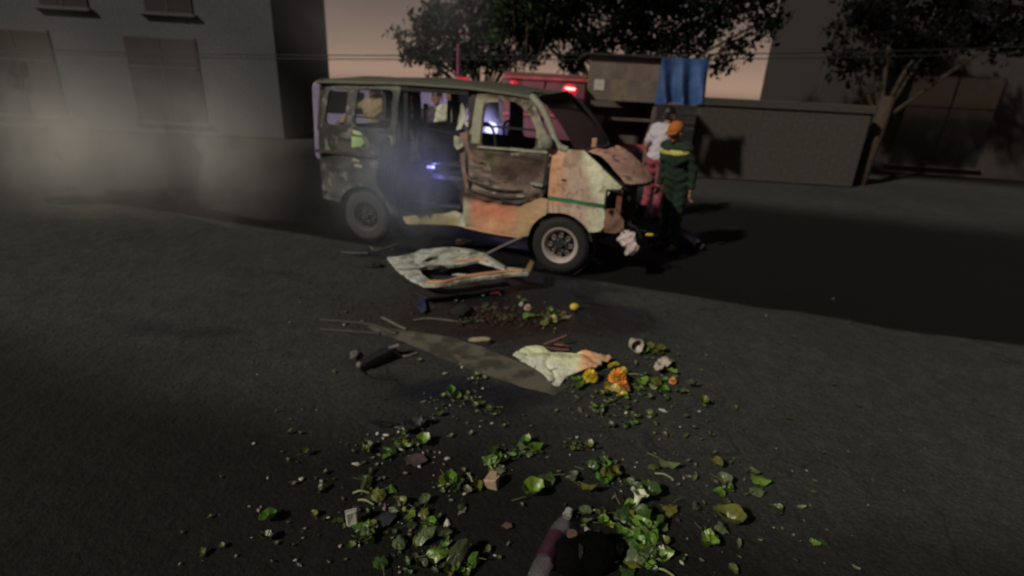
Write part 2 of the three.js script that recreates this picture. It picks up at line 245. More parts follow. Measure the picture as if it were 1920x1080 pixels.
{ // roadside stall: beige fascia with a notice, dark opening, counter with a red edge
  const a = D(1103, 150, 10.5), b = D(1241, 150, 10.5), w = b.x - a.x, cx = (a.x + b.x) / 2, z = (a.z + b.z) / 2, Y = (px, py) => D(px, py, 10.5).y;
  const yt = Y(1170, 109), yb = Y(1170, 191), yc = Y(1180, 277);
  const t = thing('roadside_stall', 'roadside stall with a beige fascia board, dark opening and red-edged counter', 'stall', [cx, 0, z]);
  const tx = dtex(256, 256, (u, v) => { const n = fbm(u * 5, v * 4, 5, 41), k = 0.55 + 0.6 * n; const patch = sst(0.45, 0.6, fbm(u * 2.5 + 3, v * 2 + 1, 3, 44)); const c = mixc([0.155, 0.125, 0.115], [0.20, 0.165, 0.115], patch); return [c[0] * k, c[1] * k, c[2] * k]; });
  const fasc = part('fascia_board', put(chamferBox(w, yt - yb, 0.06, 0.012), [0, (yt + yb) / 2, 0.02]), new THREE.MeshStandardMaterial({ map: rep(tx, 1, 1), roughness: 0.85, bumpMap: rep(bumpN, 2, 2), bumpScale: 0.006 }), t);
  const np = D(1125, 159, 10.4); part('notice', put(chamferBox(0.2, 0.2, 0.01, 0.003), [np.x - cx, np.y, 0.058]), Mt.paper, fasc);
  for (const s of [-1, 1]) part('post', put(chamferBox(0.09, yt, 0.09, 0.01), [s * (w / 2 - 0.05), yt / 2, -0.06]), Mt.brown, t);
  part('back_wall', put(chamferBox(w, yb, 0.05), [0, yb / 2, -1.3]), Mt.brown, t);
  for (const s of [-1, 1]) part('side_wall', put(chamferBox(0.04, yb, 1.2), [s * (w / 2 - 0.03), yb / 2, -0.7]), Mt.brown, t);
  part('roof', put(chamferBox(w + 0.2, 0.05, 1.6), [0, yt + 0.03, -0.65]), Mt.darkmetal, t);
  for (const y of [1.25, 1.5]) part('shelf', put(chamferBox(w - 0.12, 0.03, 0.3), [0, y, -1.1]), Mt.brown, t);
  const sp = D(1128, 226, 10.3); part('small_notice', put(chamferBox(0.22, 0.17, 0.01, 0.003), [sp.x - cx, sp.y, 0.0]), mat([0.22, 0.19, 0.18], 0.8), t);
  part('cross_bar', put(chamferBox(w, 0.06, 0.04), [0, sp.y + 0.02, -0.04]), Mt.brown, t);
  const cn = part('counter_front', put(chamferBox(w + 0.1, yc - 0.1, 0.05), [0.05, (yc - 0.1) / 2, 0.25]), Mt.greyblue, t);
  part('counter_edge', put(chamferBox(w + 0.16, 0.09, 0.5, 0.015), [0.05, yc - 0.03, 0.08]), Mt.pinkred, cn);
}
{ // blue tarpaulin hanging beside the stall
  const a = D(1239, 115, 10.2), b = D(1330, 120, 10.2), w = b.x - a.x, top = D(1285, 110, 10.2).y, bot = D(1285, 198, 10.2).y;
  const sh = sheet([[0, 0], [w, 0.02], [w * 1.01, -(top - bot) * 0.93], [w * 0.7, -(top - bot)], [w * 0.4, -(top - bot) * 0.95], [0.02, -(top - bot) * 1.02]], null, 0.004, 0.08, (x, y) => [0, 0, 0.09 * Math.sin(x * 17 + y * 3 + 2 * fbm(x * 3, y * 2, 2, 8)) * (0.3 - y) + 0.04 * fbm(x * 4, y * 4, 3, 3)]);
  solo('blue_tarpaulin', sh, mat([0.035, 0.085, 0.24], 0.5), 'blue tarpaulin hanging beside the beige stall fascia', 'tarpaulin', [a.x, top, a.z]);
}
function wallThing(name, label, cat, px0, px1, dep, top, m, turn = 0, depth = 3, win = []) {
  const a = D(px0, 170, dep), b = D(px1, 170, dep), w = b.x - a.x; const t = thing(name, label, cat, [(a.x + b.x) / 2, 0, (a.z + b.z) / 2], turn);
  part('wall', put(chamferBox(w, top, depth, 0.03), [0, top / 2, -depth / 2]), m, t); part('parapet', put(chamferBox(w + 0.1, 0.18, depth + 0.1, 0.02), [0, top + 0.09, -depth / 2]), m, t);
  for (const [x, y, ww, hh] of win) { const f = part('window', put(chamferBox(ww, hh, 0.06, 0.01), [x, y, 0.01]), Mt.darkmetal, t); part('pane', put(chamferBox(ww - 0.1, hh - 0.1, 0.02, 0.004), [x, y, 0.04]), Mt.glassdark, f); part('muntin', put(chamferBox(0.04, hh - 0.1, 0.02, 0.004), [x, y, 0.056]), Mt.darkmetal, f); part('muntin', put(chamferBox(ww - 0.1, 0.04, 0.02, 0.004), [x, y + hh * 0.15, 0.057]), Mt.darkmetal, f); part('sill', put(chamferBox(ww + 0.2, 0.07, 0.16, 0.01), [x, y - hh / 2 - 0.04, 0.06]), m, f); }
  return t;
}
wallThing('dim_building', 'unlit grey building behind drifting smoke, beyond the wreck\'s rear', 'building', -420, 520, 15, 5.6, mat([0.06, 0.066, 0.082], 0.9, { bump: 0.01, rep: 3 }), 0.05, 5, [[-4, 3.9, 1.3, 1.3], [-1.2, 3.9, 1.3, 1.3], [1.6, 3.9, 1.3, 1.3], [4.4, 3.9, 1.3, 1.3], [-4, 1.5, 2, 2.3], [0, 1.5, 2, 2.3], [4, 1.5, 2, 2.3]]);
wallThing('dark_building', 'dark brown building past the blue tarpaulin', 'building', 1560, 2400, 14, 6.2, mat([0.035, 0.03, 0.03], 0.9, { bump: 0.01, rep: 3 }), -0.1, 5, [[-3, 4.2, 1.3, 1.3], [0, 4.2, 1.3, 1.3], [3, 4.2, 1.3, 1.3], [-2.5, 1.5, 2.4, 2.4], [1.5, 1.5, 2.4, 2.4]]);
{ const t = wallThing('boundary_wall', 'low dark boundary wall running on beside the blue tarpaulin', 'wall', 1322, 1640, 11.5, 1.62, mat([0.05, 0.045, 0.042], 0.95, { bump: 0.015, rep: 3 }), -0.08, 0.25); }

// ---------------------------------------------------------------- trees
function tree(label, base, blobs, nLeaf, cols, seed, size = 0.2, trunkR = 0.2, through = 0.25) {
  const r = rng(seed), t = thing('street_tree', label, 'tree', base, 0, 'trees behind the wreck'); const top = blobs.reduce((s, b) => s.add(V3(b)), new THREE.Vector3()).multiplyScalar(1 / blobs.length);
  const limbs = [tube([[0, 0, 0], [0.05, 1.2, 0.05], [top.x * 0.3, top.y * 0.55, top.z * 0.3]], trunkR, 10, 10)];
  for (const b of blobs) limbs.push(tube([[top.x * 0.2, top.y * 0.4, top.z * 0.2], [b[0] * 0.6 + (r() - 0.5) * 0.3, lerp(top.y * 0.5, b[1], 0.6), b[2] * 0.6], [b[0], b[1], b[2]]], trunkR * 0.28, 8, 6));
  part('trunk', limbs, Mt.trunk, t);
  const pos = [], nor = [], colr = [], q = new THREE.Quaternion(), e = new THREE.Euler();
  for (const b of blobs) {
    const tw = []; const nT = Math.ceil(b[3] * b[3] * 70); // sprays inside the lobe, leaves round each spray
    for (let i = 0; i < nT; i++) { const u = r() * 2 - 1, a = r() * 6.283, k = Math.pow(r(), 0.42) * b[3] * (0.72 + 0.5 * vn(a * 1.4 + b[0] * 3, u * 3 + b[1], seed)); const s = Math.sqrt(1 - u * u); tw.push([b[0] + k * s * Math.cos(a), b[1] + k * u * 0.75, b[2] + k * s * Math.sin(a), 0.5 + 0.9 * r()]); }
    for (const w of tw) for (let j = 0; j < nLeaf; j++) {
      const c = new THREE.Vector3(w[0] + (r() + r() - 1) * 0.32, w[1] + (r() + r() - 1) * 0.2, w[2] + (r() + r() - 1) * 0.32); e.set(r() * 6.3, r() * 6.3, r() * 6.3); q.setFromEuler(e);
      const l = size * (0.6 + 0.8 * r()), P = [[-0.5, 0, 0], [0, 0.28, 0.1], [0.5, 0, 0], [0, -0.28, 0.1]].map(p => V3(p).multiplyScalar(l).applyQuaternion(q).add(c));
      for (const k of [0, 1, 2, 0, 2, 3]) pos.push(P[k].x, P[k].y, P[k].z); const cc = cols[r() < 0.5 ? 0 : 1], v = w[3] * (0.8 + 0.4 * r()); for (let k = 0; k < 6; k++) colr.push(cc[0] * v, cc[1] * v, cc[2] * v);
    }
  }
  const g = new THREE.BufferGeometry(); g.setAttribute('position', new THREE.Float32BufferAttribute(pos, 3)); g.setAttribute('color', new THREE.Float32BufferAttribute(colr, 3)); g.computeVertexNormals();
  const m = shadows(new THREE.Mesh(g, new THREE.MeshPhysicalMaterial({ vertexColors: true, roughness: 0.95, specularIntensity: 0.05, side: THREE.DoubleSide, transmission: through, thickness: 0 }))); m.name = 'crown'; m.userData.kind = 'stuff'; t.add(m);
}
function treeAt(px, dep) { const p = D(px, 200, dep); return [p.x, 0, p.z]; }
const blobsAt = (base, dep, l) => l.map(([px, py, r, dz]) => { const p = D(px, py, dep + (dz || 0)); return [p.x - base[0], p.y, p.z - base[2], r]; });
{ const b = treeAt(905, 13); tree('dark tree with a ragged crown rising over the wreck\'s middle', b, blobsAt(b, 13, [[800, 85, 0.55], [850, 60, 0.75], [905, 95, 0.7], [960, 60, 0.8], [940, 115, 0.45], [870, 118, 0.5], [835, 20, 0.6], [742, 66, 0.2], [770, 100, 0.3], [800, 40, 0.5], [820, 120, 0.4], [920, 20, 0.7], [1000, 75, 0.3], [985, 100, 0.5], [975, -10, 0.9, 0.5], [880, -60, 0.8], [1000, 20, 0.6]]), 20, [[0.030, 0.046, 0.040], [0.032, 0.036, 0.042]], 5, 0.15, 0.1, 0.1); }
{ const b = treeAt(1130, 12.2); tree('green-tinged dense tree above the beige stall', b, blobsAt(b, 12.2, [[1100, 40, 0.9], [1180, 60, 0.7], [1230, 30, 0.9], [1150, -20, 1.0], [1060, -10, 0.8, 0.4], [1270, 70, 0.5], [1010, 45, 0.5], [1085, 95, 0.35], [1290, -10, 0.8, 0.3], [960, 25, 0.5], [1050, 50, 0.55], [1130, 85, 0.4], [1190, 95, 0.35], [1240, 90, 0.4], [1040, 10, 0.6], [1210, -5, 0.9], [1065, 128, 0.18], [1320, 50, 0.6], [1300, 100, 0.35], [1370, 10, 0.7], [1390, 80, 0.4], [1345, 120, 0.3], [1430, 40, 0.5], [1420, -20, 0.6], [1020, 80, 0.4], [1060, 105, 0.22], [1090, 118, 0.2]]), 20, [[0.006, 0.010, 0.004], [0.0025, 0.0035, 0.002]], 9, 0.14, 0.1, 0); }  // foliage colour blackened in place of lamplight falling off
{ const b = treeAt(975, 11.8); tree('small olive-green tree between the ragged crown and the stall', b, blobsAt(b, 11.8, [[945, 25, 0.35], [985, 15, 0.3], [930, 62, 0.25], [1000, 45, 0.25], [960, -10, 0.4], [1030, 20, 0.25]]), 16, [[0.035, 0.055, 0.02], [0.02, 0.03, 0.012]], 33, 0.14, 0.05, 0.2); }
{ const b = treeAt(1650, 12); tree('black-looking tree in front of the dark brown building', b, blobsAt(b, 12, [[1640, 40, 1.0], [1730, 90, 0.8], [1600, 120, 0.5], [1690, -40, 1.1], [1800, 20, 1.0], [1900, 60, 0.9]]), 16, [[0.006, 0.008, 0.006], [0.008, 0.007, 0.006]], 21, 0.15, 0.16); }
for (const [y0, y1, dp] of [[101, 84, 11], [106, 97, 11.3]]) { // cables overhead
  const a = D(-300, y0 - 20, dp), b = D(2300, y1 - 12, dp), m = a.clone().add(b).multiplyScalar(0.5); m.y -= 0.28;
  solo('overhead_cable', tube([a, a.clone().lerp(m, 0.5).add(new THREE.Vector3(0, -0.09, 0)), m, b.clone().lerp(m, 0.5).add(new THREE.Vector3(0, -0.09, 0)), b], 0.012, 60, 5), Mt.black, dp === 11 ? 'thin dark cable strung across in front of the trees, upper of two' : 'thin dark cable strung across in front of the trees, lower of two', 'cable', [0, 0, 0]);
}

// ---------------------------------------------------------------- the burnt-out minivan. x forward, y up, z towards the camera; its origin is where the front wheel stands
const vanPos = G(1043, 512), vanTurn = -20 * R;
const van = thing('burnt_minivan', 'burnt-out minivan with missing doors, scorched white and orange front and a green stripe', 'minivan', [vanPos.x, 0, vanPos.z], vanTurn);
const VW = 1.475;
const inset = (x, y) => -(0.11 * Math.pow(Math.max(0, (y - 1.15) / 0.6), 1.3) + (x > 0.12 ? 0.26 * Math.pow((x - 0.12) / 0.6, 2) : 0) + (x < -2.6 ? 0.09 * Math.pow((-2.6 - x) / 0.4, 2) : 0) + (y < 0.55 ? 0.035 * Math.pow((0.55 - y) / 0.25, 2) : 0));
const wave = (x, y, a) => a * (fbm(x * 3.1 + 9, y * 3.1, 3, 71) - 0.5);
// paint left on the sheet metal: white with heat-browned orange patches, a soot-brown door, black seats of fire
function paintAt(x, y) {
  const n = fbm(x * 4, y * 4, 5, 61), n2 = fbm(x * 11 + 5, y * 11, 4, 63), n3 = fbm(x * 30, y * 30, 3, 64), sx = fbm(x * 2.2, y * 14, 4, 66);
  let c;
  if (x > -0.165 && y < 1.3) { // fender
    const pale = [0.74, 0.78, 0.56], pinkish = [0.46, 0.345, 0.285], orange = [0.56, 0.31, 0.19];
    const edge = 0.16 + 0.40 * (1.25 - y) - 0.12 * n;
    c = mixc(orange, pinkish, sst(-0.08, 0.05 + 0.06 * n, x)); c = mixc(c, pale, sst(edge - 0.02, edge + 0.12, x + 0.03 * n2));
    if (y < 0.70) c = mixc(c, mixc(pinkish, pale, sst(0.2, 0.36, x)), 0.75);
    c = mixc(c, [0.84, 0.86, 0.66], 0.7 * Math.exp(-(((x - 0.36) / 0.07) ** 2 + ((y - 0.95) / 0.12) ** 2)));  // bright highlight painted onto the fender
    const burn = Math.exp(-(((x - 0.1) / 0.07) ** 2 + ((y - 1.23) / 0.09) ** 2)); c = mixc(c, [0.16, 0.13, 0.06], clamp(burn * (0.5 + n), 0, 0.8));
    c = mixc(c, [0.22, 0.13, 0.09], 0.55 * sst(0.62, 0.75, n2)); const k = 0.82 + 0.36 * n3; c = [c[0] * k, c[1] * k, c[2] * k]; c = mixc(c, [0.10, 0.06, 0.045], 0.35 * sst(0.60, 0.68, fbm(x * 45 + y * 8, y * 3.5, 3, 68)) * sst(0.45, 0.6, n)); c = mixc(c, [0.13, 0.08, 0.06], 0.45 * sst(0.70, 0.75, fbm(x * 20 + 2, y * 20, 4, 69)));
  } else if (y < 0.80 && x > -1.14 && x < -0.1 && y < 0.67 + 0.14 * sst(-0.45, -0.15, x) - 0.03 * Math.sin(x * 9)) { // rocker
    c = mixc([0.52, 0.20, 0.12], [0.55, 0.30, 0.17], sst(0.55, 0.36, y + 0.1 * (n - 0.5))); c = mixc(c, [0.42, 0.31, 0.18], sst(-0.62, -0.38, x + 0.12 * (n - 0.5)) * 0.85); c = mixc(c, [0.36, 0.36, 0.27], sst(-0.93, -1.06, x));
    c = mixc(c, [0.10, 0.06, 0.05], sst(0.60, 0.68, y - 0.06 * sst(-0.5, -0.2, x) * 2 + 0.05 * (n2 - 0.5)) * 0.9); const k = 0.8 + 0.36 * n3; c = [c[0] * k, c[1] * k, c[2] * k];
  } else if (y < 0.52 && x <= -1.06 && x > -1.85) { c = mixc([0.30, 0.25, 0.12], [0.52, 0.52, 0.36], sst(-1.45, -1.15, x) * sst(0.4, 0.46, y + 0.1 * (n - 0.5))); const k = 0.7 + 0.5 * n2; c = [c[0] * k, c[1] * k, c[2] * k]; }
  else if (x > -1.14 && y < 1.22) { // front door, scorched bare metal
    c = mixc([0.075, 0.05, 0.04], [0.20, 0.15, 0.125], sst(0.35, 0.62, n)); c = mixc(c, [0.028, 0.02, 0.018], sst(0.55, 0.7, sx) * 0.7); c = mixc(c, [0.03, 0.02, 0.018], sst(0.80, 0.70, y + 0.08 * (n - 0.5))); c = mixc(c, [0.30, 0.27, 0.22], sst(0.66, 0.74, n2) * 0.8); c = mixc(c, [0.07, 0.085, 0.03], 0.7 * Math.exp(-(((x + 0.78) / 0.09) ** 2 + ((y - 1.1) / 0.07) ** 2)));
    c = mixc(c, [0.18, 0.10, 0.07], sst(-0.98, -1.1, x) * 0.6); c = mixc(c, [0.018, 0.015, 0.014], 0.75 * sst(1.10, 1.19, y + 0.1 * (n2 - 0.5)) * sst(0.42, 0.58, n)); c = mixc(c, [0.03, 0.022, 0.018], 0.6 * sst(0.58, 0.64, fbm(x * 5, y * 40, 3, 67)));
  } else if (x > -1.14) { // window frame and pillars
    c = mixc([0.06, 0.035, 0.028], [0.24, 0.24, 0.18], sst(0.40, 0.6, n2 + 0.25 * Math.exp(-(((x + 0.94) / 0.05) ** 2)))); c = mixc(c, [0.32, 0.33, 0.26], 0.7 * Math.exp(-(((x + 0.93) / 0.035) ** 2)) * sst(0.3, 0.5, n)); c = mixc(c, [0.06, 0.03, 0.025], sst(1.62, 1.68, y) * 0.6);
  } else { // rear body, sooty grey green
    c = mixc([0.016, 0.019, 0.017], [0.06, 0.065, 0.06], sst(0.36, 0.66, n)); c = mixc(c, [0.19, 0.19, 0.17], sst(0.60, 0.72, n2) * 0.7); c = mixc(c, [0.012, 0.013, 0.014], sst(0.5, 0.75, sx) * 0.5); c = mixc(c, [0.15, 0.155, 0.12], sst(1.66, 1.72, y) * 0.6);
    c = mixc(c, [0.18, 0.18, 0.165], 0.55 * Math.exp(-(((x + 1.905) / 0.035) ** 2)) * sst(0.35, 0.6, n2));
  }
  return c;
}
const PX0 = -3.05, PW = 4.1, PY0 = 0.2, PH = 1.7;
const paintTex = dtex(1800, 760, (u, v) => paintAt(PX0 + u * PW, PY0 + v * PH), true, THREE.ClampToEdgeWrapping);
const paintRough = dtex(512, 256, (u, v) => { const k = 0.5 + 0.4 * fbm(u * 14, v * 7, 4, 81); return [k, k, k]; }, false, THREE.ClampToEdgeWrapping);
const uvM = t => { t.repeat.set(1 / PW, 1 / PH); t.offset.set(-PX0 / PW, -PY0 / PH); return t; };
uvM(paintTex); uvM(paintRough);
const paint = new THREE.MeshStandardMaterial({ map: paintTex, roughnessMap: paintRough, roughness: 1, metalness: 0.05, side: THREE.DoubleSide, bumpMap: rep(bumpN, 3, 3), bumpScale: 0.006 });
const soot = mat([0.016, 0.015, 0.016], 0.85, { bump: 0.012, rep: 2 }), sootBlue = mat([0.05, 0.055, 0.07], 0.42, { bump: 0.006, rep: 2 }), charred = mat([0.045, 0.036, 0.032], 0.85, { bump: 0.014, rep: 2 }), palemetal = mat([0.34, 0.34, 0.28], 0.6, { bump: 0.01, rep: 3 }), salmon = mat([0.48, 0.27, 0.20], 0.6, { bump: 0.008, rep: 2 }), rusty = mat([0.16, 0.07, 0.045], 0.85, { bump: 0.01, rep: 3 });
const near = (amp, off = 0) => (x, y) => [0, 0, off + inset(x, y) + wave(x, y, amp)];
const far = (amp) => (x, y) => [0, 0, -VW - inset(x, y) + wave(x, y, amp)];
const arc = (cx, cy, r, a0, a1, n) => Array.from({ length: n + 1 }, (_, i) => { const a = (a0 + (a1 - a0) * i / n) * R; return [cx + r * Math.cos(a), cy + r * Math.sin(a)]; });

const quarterOut = [[-2.98, 0.42], ...arc(-2.35, 0.29, 0.35, 158, 12, 12).map(p => p), [-1.99, 0.36], [-1.9, 0.40], [-1.93, 0.7], [-1.90, 0.98], [-1.885, 1.3], [-1.865, 1.745], [-2.4, 1.755], [-2.88, 1.74], [-2.95, 1.45], [-2.99, 1.0]];
const quarterWin = roundedPoly([[-2.42, 1.285], [-1.96, 1.285], [-1.945, 1.685], [-2.41, 1.675]], 0.07), quarterWin2 = roundedPoly([[-2.85, 1.285], [-2.54, 1.285], [-2.53, 1.665], [-2.80, 1.65]], 0.06);
{
  const q = part('rear_quarter_panel', sheet(quarterOut, [quarterWin, quarterWin2], 0.03, 0.07, near(0.05)), paint, van, 'sooty grey-green rear side with an empty window');
  part('ledge', bar([-2.97, 0.985, 0.012], [-1.905, 1.0, 0.012], 0.035, 0.03), charred, q);
  part('window_sill', bar([-2.44, 1.272, -0.012], [-1.93, 1.266, -0.012], 0.028, 0.03), sootBlue, q);
  part('window_bar', bar([-2.43, 1.39, -0.045], [-1.95, 1.38, -0.045], 0.018, 0.018), soot, q);
  const refl = mat([0.42, 0.60, 0.26], 0.45); // torn remains of reflective sticker
  for (const [i, p] of [[[-2.43, 1.25], [-2.33, 1.235], [-2.30, 1.20], [-2.42, 1.205]], [[-2.44, 1.185], [-2.31, 1.175], [-2.29, 1.12], [-2.34, 1.08], [-2.45, 1.06]]].entries()) part('reflective_sticker', sheet(p, null, 0.003, 0.06, near(0.05, 0.006 + i * 0.0005)), refl, q);
  for (const [i, p] of [[[-2.45, 0.945], [-2.36, 0.925], [-2.37, 0.905], [-2.46, 0.915]], [[-2.43, 0.89], [-2.33, 0.875], [-2.34, 0.845], [-2.44, 0.85]], [[-1.99, 1.22], [-1.93, 1.22], [-1.935, 1.0], [-1.995, 1.01]], [[-2.0, 0.96], [-1.95, 0.96], [-1.955, 0.80], [-1.99, 0.76], [-2.01, 0.82]]].entries()) part('pale_streak', sheet(roundedPoly(p, 0.03), null, 0.003, 0.06, near(0.05, 0.006 + i * 0.0004)), palemetal, q);
}
part('far_side_panel', sheet([...quarterOut.slice(0, -9), [-1.9, 0.40], [-0.3, 0.40], ...arc(0, 0.28, 0.34, 170, 30, 8), [0.42, 0.5], [0.55, 0.93], [0.17, 1.18], [-0.1, 1.42], [-0.36, 1.70], [-1.1, 1.74], [-1.9, 1.745], [-2.4, 1.755], [-2.88, 1.74], [-2.95, 1.45], [-2.99, 1.0]], [quarterWin2, quarterWin, roundedPoly([[-1.85, 1.22], [-1.16, 1.2], [-1.14, 1.66], [-1.84, 1.68]], 0.06), roundedPoly([[-0.98, 1.2], [-0.2, 1.2], [-0.33, 1.5], [-0.45, 1.63], [-0.97, 1.64]], 0.06)], 0.03, 0.09, far(0.05)), charred, van);
{ // roof: gently crowned sheet with a folded gutter edge
  const yr = x => x < -1.8 ? lerp(1.755, 1.783, (x + 2.95) / 1.15) : x < -1.09 ? lerp(1.783, 1.774, (x + 1.8) / 0.71) : x < -0.58 ? lerp(1.774, 1.738, (x + 1.09) / 0.51) : lerp(1.738, 1.705, (x + 0.58) / 0.25);
  const g = new THREE.PlaneGeometry(1, 1, 40, 20);
  warp(g, v => { const u = v.x + 0.5, s = (v.y + 0.5) * 2 - 1, a = Math.abs(s); const x = lerp(-2.95, -0.36 + 0.12 * (1 - s * s), u), hw = 0.66; v.set(x, yr(Math.min(x, -0.33)) - (a > 0.93 ? 0.04 * ((a - 0.93) / 0.07) ** 2 : 0) + 0.045 * (1 - s * s) * sst(0, 0.12, u) + wave(x, s, 0.05) * (1 - a), -VW / 2 + s * hw); });
  part('roof', g, mat([0.075, 0.08, 0.062], 0.6, { bump: 0.012, rep: 3 }), van);
  const top = []; for (let i = 0; i <= 12; i++) { const x = lerp(-2.95, -0.38, i / 12); top.push([x, yr(x) - 0.035, -0.085 + wave(x, 2, 0.02)]); }
  part('roof_gutter', tube(top, 0.016, 40, 6), mat([0.13, 0.135, 0.10], 0.55, { rep: 3 }), van);
  part('roof_side_rail', bar([-1.9, 1.705, -0.125], [-1.08, 1.70, -0.125], 0.06, 0.05), soot, van);
  part('roof_bow', [-2.4, -1.87, -1.1].map(x => bar([x, 1.735, -0.14], [x, 1.735, -VW + 0.14], 0.05, 0.03)), soot, van);
}
part('rear_pillar', bar([-1.845, 0.42, -0.06], [-1.84, 1.72, -0.15], 0.085, 0.06), soot, van);
{ // middle pillar: bent, its skin peeling
  const p = part('middle_pillar', sheet([[-1.10, 0.44], [-1.02, 0.44], [-1.0, 0.8], [-0.98, 1.2], [-0.93, 1.70], [-1.13, 1.735], [-1.09, 1.5], [-1.07, 1.25], [-1.12, 1.0], [-1.13, 0.7]], null, 0.05, 0.06, (x, y) => [0.025 * Math.sin(y * 9), 0, -0.045 + inset(x, y) + wave(x * 2, y * 2, 0.08)]), charred, van);
  { const m = mat([0.40, 0.42, 0.33], 0.6); for (const g of [sheet([[-1.185, 1.43], [-1.155, 1.60], [-1.125, 1.55], [-1.10, 1.47], [-1.13, 1.35], [-1.18, 1.33]], null, 0.01, 0.05, (x, y) => [0, 0, -0.02 + inset(x, y) + wave(x * 3, y * 3, 0.1)]), sheet([[-1.09, 1.44], [-1.05, 1.41], [-1.05, 1.37], [-1.10, 1.40]], null, 0.01, 0.05, (x, y) => [0, 0, 0.0 + inset(x, y)]), sheet([[-1.2, 1.28], [-1.12, 1.27], [-1.10, 1.18], [-1.17, 1.14], [-1.21, 1.18]], null, 0.01, 0.05, (x, y) => [0, 0, -0.02 + inset(x, y) + wave(x * 3, y * 3, 0.1)])]) part('peeled_skin', g, m, p); }
  { const m = mat([0.20, 0.125, 0.10], 0.75, { rep: 3 }); const rag = (path, w) => { const L = [], Rr = []; path.forEach(([x, y], i) => { const k = w * (0.5 + h2(i * 7, Math.round(w * 999))); L.push([x - k, y - k * 0.3]); Rr.unshift([x + k, y + k * 0.4]); }); return sheet([...L, ...Rr], null, 0.006, 0.03, (x, y) => [0, 0, 0.012 + inset(x, y) + 0.04 * (fbm(x * 9, y * 9, 3, 23) - 0.3)]); };
    for (const g of [rag([[-1.09, 1.32], [-1.06, 1.24], [-1.02, 1.15], [-0.97, 1.08], [-0.88, 1.04]], 0.032), rag([[-1.09, 1.12], [-1.08, 0.98], [-1.05, 0.88], [-1.03, 0.78]], 0.03), rag([[-1.06, 0.92], [-1.0, 0.86], [-0.93, 0.84]], 0.022)]) part('torn_strip', g, m, p); }
}
{
  const d = part('front_door', sheet([[-1.07, 0.665], [-0.7, 0.645], [-0.45, 0.668], [-0.21, 0.77], [-0.175, 0.9], [-0.145, 1.18], [-0.14, 1.24], [-0.39, 1.655], [-0.46, 1.69], [-0.62, 1.705], [-0.99, 1.69], [-1.0, 1.45], [-1.06, 1.2], [-1.04, 0.95]], [roundedPoly([[-0.895, 1.205], [-0.315, 1.215], [-0.32, 1.39], [-0.42, 1.54], [-0.58, 1.645], [-0.89, 1.615]], 0.05)], 0.028, 0.05, (x, y) => { const dent = y < 1.2 ? -0.05 * Math.exp(-(((x + 0.6) / 0.25) ** 2 + ((y - 0.9) / 0.12) ** 2)) : 0; const crease = y < 1.15 ? 0.02 * Math.sin(y * 34 + x * 4) * sst(0.95, 0.7, y) : 0; return [0, 0, 0.004 + inset(x, y) + wave(x * 1.6, y * 1.6, 0.10) * sst(1.3, 1.1, y) + dent + crease]; }), paint, van, 'scorched brown front door, its window empty');
  part('window_ledge', bar([-0.92, 1.195, 0.015], [-0.18, 1.2, 0.01], 0.02, 0.018), palemetal, d);
  part('window_rail', bar([-0.9, 1.395, -0.08], [-0.33, 1.39, -0.08], 0.022, 0.02), soot, d);
  part('window_frame_strip', [sheet([[-0.99, 1.23], [-0.905, 1.225], [-0.9, 1.60], [-0.985, 1.66], [-1.0, 1.45]], null, 0.006, 0.05, near(0.03, 0.012))], mat([0.27, 0.28, 0.21], 0.6, { rep: 4 }), d);
  part('front_edge_strip', bar([-0.165, 1.17, 0.0], [-0.2, 0.8, 0.0], 0.04, 0.02), soot, d);
  for (const [path, r] of [[[[-1.0, 0.845], [-0.8, 0.80], [-0.5, 0.795], [-0.27, 0.83]], 0.010], [[[-1.03, 0.745], [-0.75, 0.71], [-0.4, 0.735], [-0.23, 0.80]], 0.011]]) part('crumpled_seam', tube(path.map(([x, y]) => [x, y, inset(x, y) + 0.01 + 0.02 * Math.sin(x * 7)]), r, 24, 6), charred, d);
  part('door_handle', bar([-0.33, 0.895, 0.035], [-0.2, 0.885, 0.03], 0.03, 0.02), palemetal, d);
  part('mirror_bracket', [put(new THREE.SphereGeometry(1, 14, 10), [-0.185, 1.30, 0.05], [0, 0, 0.4], [0.06, 0.075, 0.04]), bar([-0.27, 1.23, 0.0], [-0.26, 1.37, -0.02], 0.045, 0.02), bar([-0.2, 1.25, 0.02], [-0.14, 1.2, 0.0], 0.03)], mat([0.20, 0.215, 0.17], 0.6, { rep: 3 }), d);
}
{
  const out = [[-0.135, 1.23], [0.02, 1.245], [0.165, 1.245], [0.36, 1.10], [0.557, 0.945], [0.515, 0.90], [0.445, 0.885], [0.40, 0.78], [0.43, 0.55], [0.395, 0.485], [0.31, 0.47], ...arc(0, 0.285, 0.345, 33, 100, 12), [-0.14, 0.615], [-0.15, 0.8], [-0.15, 1.0]];
  const f = part('front_fender', sheet(out, null, 0.02, 0.05, near(0.03)), paint, van, 'pale front fender with orange scorching');
  part('green_stripe', sheet([[-0.147, 0.785], [0.1, 0.78], [0.3, 0.765], [0.415, 0.755], [0.41, 0.715], [0.3, 0.728], [0.1, 0.742], [-0.147, 0.745]], null, 0.002, 0.04, near(0.03, 0.004)), new THREE.MeshStandardMaterial({ color: lin(0.03, 0.16, 0.075), roughness: 0.5 }), f);
  part('side_lamp_hole', put(new THREE.CapsuleGeometry(0.012, 0.03, 3, 8), [0.0, 0.955, near(0.03)(0.0, 0.955)[2] + 0.001], [0, 0, Math.PI / 2], [1, 1, 0.4]), rusty, f);
  part('arch_liner', [(() => { const q = new THREE.CylinderGeometry(0.345, 0.345, 0.25, 24, 1, true); q.rotateX(Math.PI / 2); q.translate(0, 0.30, -0.15); return q; })()], soot, f);
}
